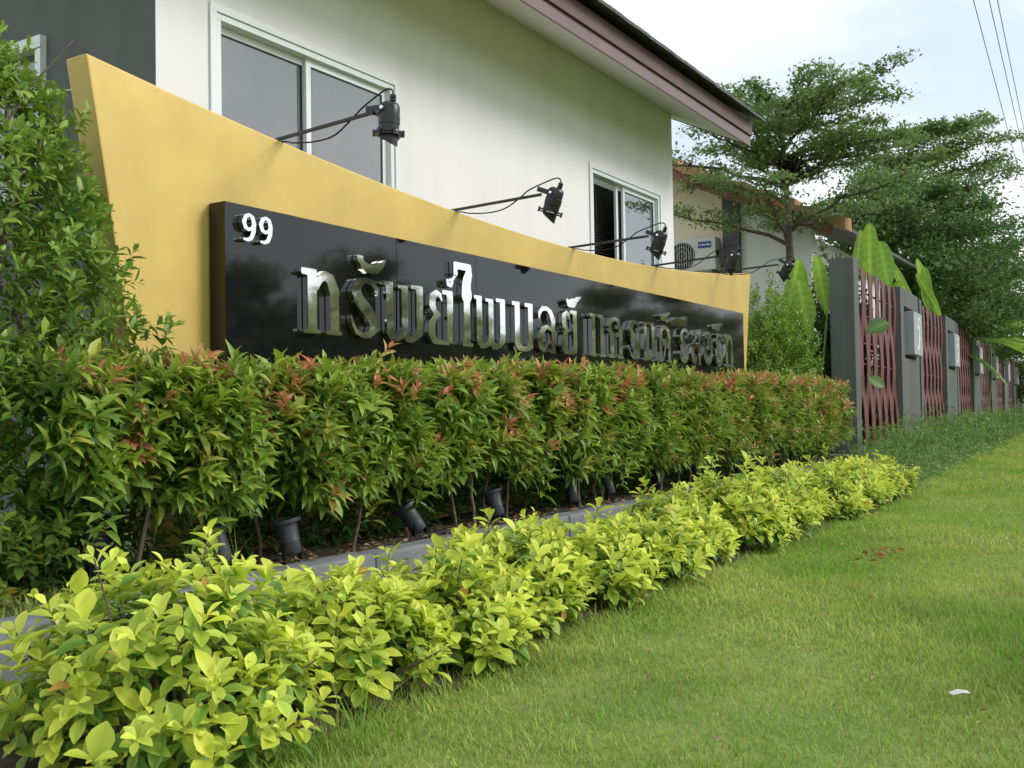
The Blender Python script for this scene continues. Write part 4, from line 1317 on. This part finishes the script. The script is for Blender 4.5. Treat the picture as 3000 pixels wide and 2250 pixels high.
# ---- tiered trees
def tiered_tree(loc, height, tiers, lab, leaves, name='tiered_tree', lsize=.085, trunk_r=.11, cols=((.31, .43, .13), (.09, .18, .06)), lean=(0, 0), thick=.16, group=None, pad=.42):
    """tiers: (z, radius, n branches, offset x, offset y)"""
    root = empty(name, loc, lab, 'tree', group)
    mb = MB()
    tp = []
    n = 12
    for i in range(n + 1):
        t = i / n
        tp.append(Vector((lean[0] * t + .06 * math.sin(t * 7), lean[1] * t + .05 * math.sin(t * 5 + 1), height * .97 * t)))
    mb.tube(tp, [trunk_r * (1 - .85 * (i / n) ** 1.1) for i in range(n + 1)], 9)
    br = MB()
    centres, weights, rads = [], [], []
    for (z, rad, nb, ox, oy) in tiers:
        a0 = random.uniform(0, 6.28)
        st = Vector((lean[0] * z / height, lean[1] * z / height, z))
        for k in range(nb):
            a = a0 + 6.283 * k / nb + random.uniform(-.3, .3)
            L = rad * random.uniform(.7, 1.1)
            base = st + Vector((0, 0, -.35 * rad * random.uniform(.5, 1)))
            end = st + Vector((math.cos(a) * L + ox, math.sin(a) * L + oy, random.uniform(-.12, .22) * rad * .5))
            mid = base.lerp(end, .45) + Vector((0, 0, .12 * rad))
            pts = []
            for j in range(8):
                t = j / 7
                p = base.lerp(mid, t).lerp(mid.lerp(end, t), t) + Vector((random.uniform(-1, 1), random.uniform(-1, 1), random.uniform(-1, 1))) * .03 * rad * (0 < j < 7)
                pts.append(p)
            r_ = trunk_r * .34 * (rad / 2.5) ** .5
            br.tube(pts, [r_ * (1 - .8 * j / 7) for j in range(8)], 6)
            for j in range(2, 8):
                for q in range(3):
                    sd = a + random.uniform(-1.4, 1.4)
                    tl = random.uniform(.15, .5) * (rad / 2.2)
                    p2 = pts[j] + Vector((math.cos(sd) * tl, math.sin(sd) * tl, random.uniform(-.02, .16)))
                    br.tube([pts[j], pts[j].lerp(p2, .5) + Vector((0, 0, .03)), p2], [.012, .008, .004], 4, False)
                    centres.append(p2); weights.append(1.0); rads.append(pad * random.uniform(.55, 1.15) * (rad / 2.2) ** .5)
    mb.build('trunk', M['bark_dark'], root)
    br.build('branch', M['bark_dark'], root)
    c = np.array([tuple(q) for q in centres]); rd = np.array(rads)
    idx = rng.integers(0, len(c), leaves)
    off = rng.normal(size=(leaves, 3)) * .5
    P = c[idx] + off * np.stack([rd[idx], rd[idx], np.full(leaves, thick)], 1)
    D = norm(np.stack([rng.normal(size=leaves), rng.normal(size=leaves), rng.normal(size=leaves) * .6 + .1], 1))
    U = norm(np.array([0, 0, 1.]) + rng.normal(size=(leaves, 3)) * .6)
    LL = lsize * 1.15 * (1 + .25 * rng.normal(size=leaves).clip(-1.5, 1.5))
    ct = rng.random(len(c))
    tone = np.clip(ct[idx] * .6 + .4 * rng.random(leaves), 0, 1)
    col = lerp(cols[0], cols[1], tone)
    o = inst('crown', leaf_mesh('crown', P, D, U, LL, LL * .95, col, col * .95, T_FLAT, M['leaf_tree']), root)
    o['kind'] = 'stuff'
    return root
tiered_tree((17.0, 4.92, .1), 6.0, [(4.05, 2.0, 5, 0, .1), (4.95, 2.2, 6, 0, .45), (5.0, 1.6, 4, 0, -.7), (5.3, 1.9, 6, 0, -.15), (5.62, 1.5, 6, 0, -.55), (5.95, 1.1, 5, 0, -.85)],
            'tall tiered tree right behind the eave with a dark nest in its fork', 29000, lean=(0, .25), trunk_r=.12, pad=.36, lsize=.066, thick=.075)
tiered_tree((32.0, 6.2, .1), 8.9, [(5.8, 2.2, 5, 0, 0), (6.9, 2.7, 7, 0, .1), (7.6, 2.3, 6, 0, -.6), (8.2, 1.7, 6, 0, -1.2), (8.75, .9, 5, 0, -1.5)],
            'second tiered tree with flat spreading top branches above the fence', 27000, lean=(0, -.2), trunk_r=.15, lsize=.10, pad=.5, thick=.14)
tiered_tree((28.0, 5.3, .1), 6.6, [(2.7, 2.3, 7, 0, -.6), (3.3, 2.4, 8, 0, -.5), (3.9, 2.5, 8, 0, -.4), (4.5, 2.5, 8, 0, -.3), (5.1, 2.3, 8, 0, -.2), (5.6, 2.0, 7, 0, -.1), (6.2, 1.4, 6, 0, .1)],
            'dense dark green tree overhanging the fence', 52000, lean=(0, -.2), trunk_r=.14, lsize=.10, thick=.26, cols=((.21, .33, .085), (.055, .14, .045)), pad=.5)
tiered_tree((38.0, 5.0, .1), 6.2, [(2.6, 2.4, 7, 0, -.3), (3.5, 2.6, 8, 0, -.3), (4.4, 2.5, 8, 0, -.3), (5.2, 2.2, 7, 0, -.2), (5.9, 1.5, 6, 0, 0)],
            'far dense tree behind the last fence piers', 26000, lsize=.12, thick=.28, cols=((.21, .33, .085), (.055, .14, .045)), pad=.55)
tiered_tree((50.0, 6.0, .1), 5.0, [(1.4, 2.6, 8, 0, -.3), (2.4, 2.8, 8, 0, -.3), (3.4, 2.6, 8, 0, -.3), (4.3, 2.0, 7, 0, 0)],
            'olive green tree at the far end of the fence', 16000, lsize=.16, thick=.4, cols=((.16, .20, .04), (.06, .10, .025)), pad=.6)
nest = empty('bird_nest', (16.95, 4.98, 4.85), 'dark clump like a nest in the fork of the tiered tree', 'nest')
n_ = 700
P = rand_unit(n_) * (rng.random((n_, 1)) ** .4) * np.array([.2, .20, .22])
c_ = lerp((.03, .035, .015), (.05, .03, .02), rng.random(n_))
inst('twigs', leaf_mesh('twigs', P, rand_unit(n_), rand_unit(n_), np.full(n_, .14), np.full(n_, .06), c_, c_, T_FLAT, M['leaf']), nest)['kind'] = 'stuff'

# trees and bushes across the road (seen mirrored in the sign and the panes)
opp = [(15.0, -14, 4.6), (20.0, -14.5, 4.8), (24.5, -13.8, 5.6), (30.5, -14.5, 4.3), (36.5, -14.0, 4.1), (43.0, -14.5, 6.6), (50.0, -14.0, 7.4), (58.0, -14.5, 6.2), (67.0, -14.5, 7.4), (77.0, -14.0, 5.6)]
for i, (x, y, h) in enumerate(opp):
    tiered_tree((x, y, 0), h, [(h * .12, 2.9, 8, 0, 0), (h * .26, 3.0, 8, 0, 0), (h * .42, 3.0, 8, 0, 0), (h * .58, 2.7, 8, 0, 0), (h * .74, 1.9, 7, 0, 0), (h * .92, 1.1, 6, 0, 0)],
                'roadside tree across the lawn, %s of the row mirrored in the sign' % ORD[i], 13000, 'roadside_tree', lsize=.24, thick=.45, cols=((.56, .56, .30), (.26, .29, .14)), pad=.75, group='trees across the road')

# ================================================================== POWER WIRES
for i, (x, y, z, lab) in enumerate(((19.62, 2.442, 8.0, 'lone thin power wire left of the pair, upper right sky'), (19.779, 2.207, 8.0, 'middle power wire in the upper right sky'),
                                    (19.862, 2.085, 8.0, 'rightmost power wire in the upper right sky'))):
    mb = MB()
    pts = []
    for t in np.linspace(-14, 60, 40):
        pts.append((x + FD.x * t, y + FD.y * t, z - .35 + .0004 * (t - 12) ** 2 + .29))
    mb.tube(pts, .008, 5)
    tag(mb.build('power_wire', M['wire']), lab, 'wire', 'overhead power wires')

# ================================================================== GRASS
def fbm(x, y, s, k=4):
    r = np.zeros_like(x); a = 1.
    for i in range(k):
        r += a * np.sin(x * s * (1 + .13 * i) + 1.7 * i + 1.3 * np.sin(y * s * .8 + i)) * np.cos(y * s * 1.1 - .9 * i + np.sin(x * s * .6))
        a *= .55; s *= 1.9
    return r
def blades(n, x, y, hgt, wid, zf, name, mat_, tilt=.75, parent=None):
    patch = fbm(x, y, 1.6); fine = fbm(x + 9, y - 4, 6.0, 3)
    dry = np.clip(.42 + .40 * fbm(x * 1.0 + 3, y, 2.3) + .20 * rng.normal(size=n), 0, 1)
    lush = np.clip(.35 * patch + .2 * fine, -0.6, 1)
    L = hgt * (1 + .45 * lush) * (.45 + .6 * rng.random(n) + .9 * (rng.random(n) < .05))
    a = rng.random(n) * 6.283
    tl = np.abs(rng.normal(size=n)) * tilt + .12
    D = np.stack([np.cos(a) * np.sin(tl), np.sin(a) * np.sin(tl), np.cos(tl)], 1)
    U = norm(np.stack([-np.cos(a), -np.sin(a), np.full(n, .25)], 1))
    c = lerp((.27, .48, .060), (.57, .63, .15), dry)
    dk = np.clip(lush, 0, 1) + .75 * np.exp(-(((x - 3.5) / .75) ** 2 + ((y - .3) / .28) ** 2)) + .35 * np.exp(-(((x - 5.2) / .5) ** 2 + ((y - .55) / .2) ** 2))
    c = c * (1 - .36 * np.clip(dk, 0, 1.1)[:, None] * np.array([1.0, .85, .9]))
    br_ = rng.random(n) < .05
    c[br_] = lerp((.34, .26, .11), (.42, .36, .19), rng.random(br_.sum()))
    P = np.stack([x, y, zf], 1)
    c = c * (.72 + .5 * rng.random((n, 1)))
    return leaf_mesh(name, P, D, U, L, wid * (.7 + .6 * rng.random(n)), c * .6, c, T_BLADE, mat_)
def lz(x, y): return .012 * np.sin(x * .9 + y * 1.7) + .010 * np.sin(x * 2.1 - y * .8) - .004
Ps = []
def region(n, xa, xb, ya, yb):
    return rng.random(n) * (xb - xa) + xa, rng.random(n) * (yb - ya) + ya
# nearest strip, then coarser
parts = [(120000, .9, 3.6, -.4, 2.30, .034, .0014), (110000, 3.6, 6.5, -.2, 2.25, .036, .0019), (75000, 6.5, 11, -.1, 2.2, .035, .0025), (60000, 11, 20, .3, 2.4, .05, .0042), (45000, 20, 45, .8, 4.2, .055, .009),
         (16000, .9, 9, -2.5, -.3, .045, .003)]
X_, Y_, H_, W_ = [], [], [], []
for (n, xa, xb, ya, yb, h, w) in parts:
    x, y = region(n, xa, xb, ya, yb)
    X_.append(x); Y_.append(y); H_.append(np.full(n, h)); W_.append(np.full(n, w))
# lusher fringe under the golden row
n = 22000
x = rng.random(n) ** 1.3 * 10 + 1.2; y = 1.80 + rng.normal(size=n) * .10
X_.append(x); Y_.append(y); H_.append(np.full(n, .045)); W_.append(.0014 + .0002 * x)
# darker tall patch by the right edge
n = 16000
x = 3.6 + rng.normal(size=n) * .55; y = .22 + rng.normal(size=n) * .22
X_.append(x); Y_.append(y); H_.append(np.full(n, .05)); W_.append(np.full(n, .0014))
X_, Y_, H_, W_ = map(np.concatenate, (X_, Y_, H_, W_))
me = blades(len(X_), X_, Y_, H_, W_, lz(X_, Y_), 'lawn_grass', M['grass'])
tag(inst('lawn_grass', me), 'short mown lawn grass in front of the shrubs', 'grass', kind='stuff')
# rough grass in the bed under the tall bush
n = 9000
x, y = region(n, .4, 3.0, 2.97, 3.9)
me = blades(n, x, y, np.full(n, .055), np.full(n, .0017), np.full(n, .225), 'rough_grass', M['grass'])
tag(inst('rough_grass', me), 'rough grass behind the kerb under the tall bush', 'grass', kind='stuff')
# a few tall weed stalks by the nearest golden shrubs
for (wx, wy, lab) in ((2.02, 1.74, 'thin weed stalks in front of the nearest golden shrubs'), (2.72, 3.02, 'thin grass tuft behind the kerb between two uplights')):
    zb = 0.0 if wy < 2.8 else .22
    n = 26
    x = wx + rng.normal(size=n) * .05; y = wy + rng.normal(size=n) * .04
    me = blades(n, x - wx, y - wy, np.full(n, .26), np.full(n, .0022), np.zeros(n), 'blades', M['grass'], .30)
    r_ = empty('weed_tuft', (wx, wy, zb), lab, 'weed')
    inst('blades', me, r_)['kind'] = 'stuff'

# ================================================================== LITTER
def litter(n, x, y, z, L, cols, name, lab, cat='leaves'):
    a = rng.random(n) * 6.283
    D = np.stack([np.cos(a), np.sin(a), rng.normal(size=n) * .18], 1)
    U = norm(np.array([0, 0, 1.]) + rng.normal(size=(n, 3)) * .35)
    c = lerp(cols[0], cols[1], rng.random(n))
    LL = L * (.5 + rng.random(n))
    me = leaf_mesh(name, np.stack([x, y, z], 1), D, U, LL, LL * 1.0, c, c * .85, T_OVAL_LO, M['dryleaf'])
    return tag(inst(name, me), lab, cat, kind='stuff')
n = 1500
x = rng.random(n) * 10.3 + 2.2; y = 2.90 + np.abs(rng.normal(size=n)) * .16
litter(n, x, y, np.where(y < 2.955, .262, .245) + .006 * rng.random(n), .036, ((.22, .12, .05), (.42, .30, .16)), 'fallen_leaves', 'dry fallen leaves along the inner edge of the kerb')
n = 30
x = 5.80 + rng.normal(size=n) * .16; y = 1.27 + rng.normal(size=n) * .05
litter(n, x, y, np.full(n, .045), .05, ((.30, .11, .04), (.38, .20, .08)), 'dry_leaf_patch', 'small patch of red brown dry leaves on the lawn')
n = 190
x = rng.random(n) * 8 + 1.8; y = rng.random(n) * 1.8 + .2
litter(n, x, y, np.full(n, .04), .022, ((.30, .15, .06), (.45, .35, .2)), 'scattered_leaves', 'single dry leaves scattered over the lawn')
mb = MB()
mb.add([(-.045, -.012, 0), (.0, -.016, .012), (.045, -.008, .004), (.05, .012, .010), (.0, .014, .018), (-.048, .010, .004)], [(0, 1, 4, 5), (1, 2, 3, 4)])
mb.add([(-.045, -.012, -.002), (.0, -.016, .010), (.045, -.008, .002), (.05, .012, .008), (.0, .014, .016), (-.048, .010, .002)], [(5, 4, 1, 0), (4, 3, 2, 1)])
o = mb.build('paper_scrap', M['paper'])
o.location = (3.09, .47, .045); o.rotation_euler = (.1, .1, -.6); o.scale = (.75, .75, .5)
tag(o, 'small white paper scrap lying on the lawn', 'litter')
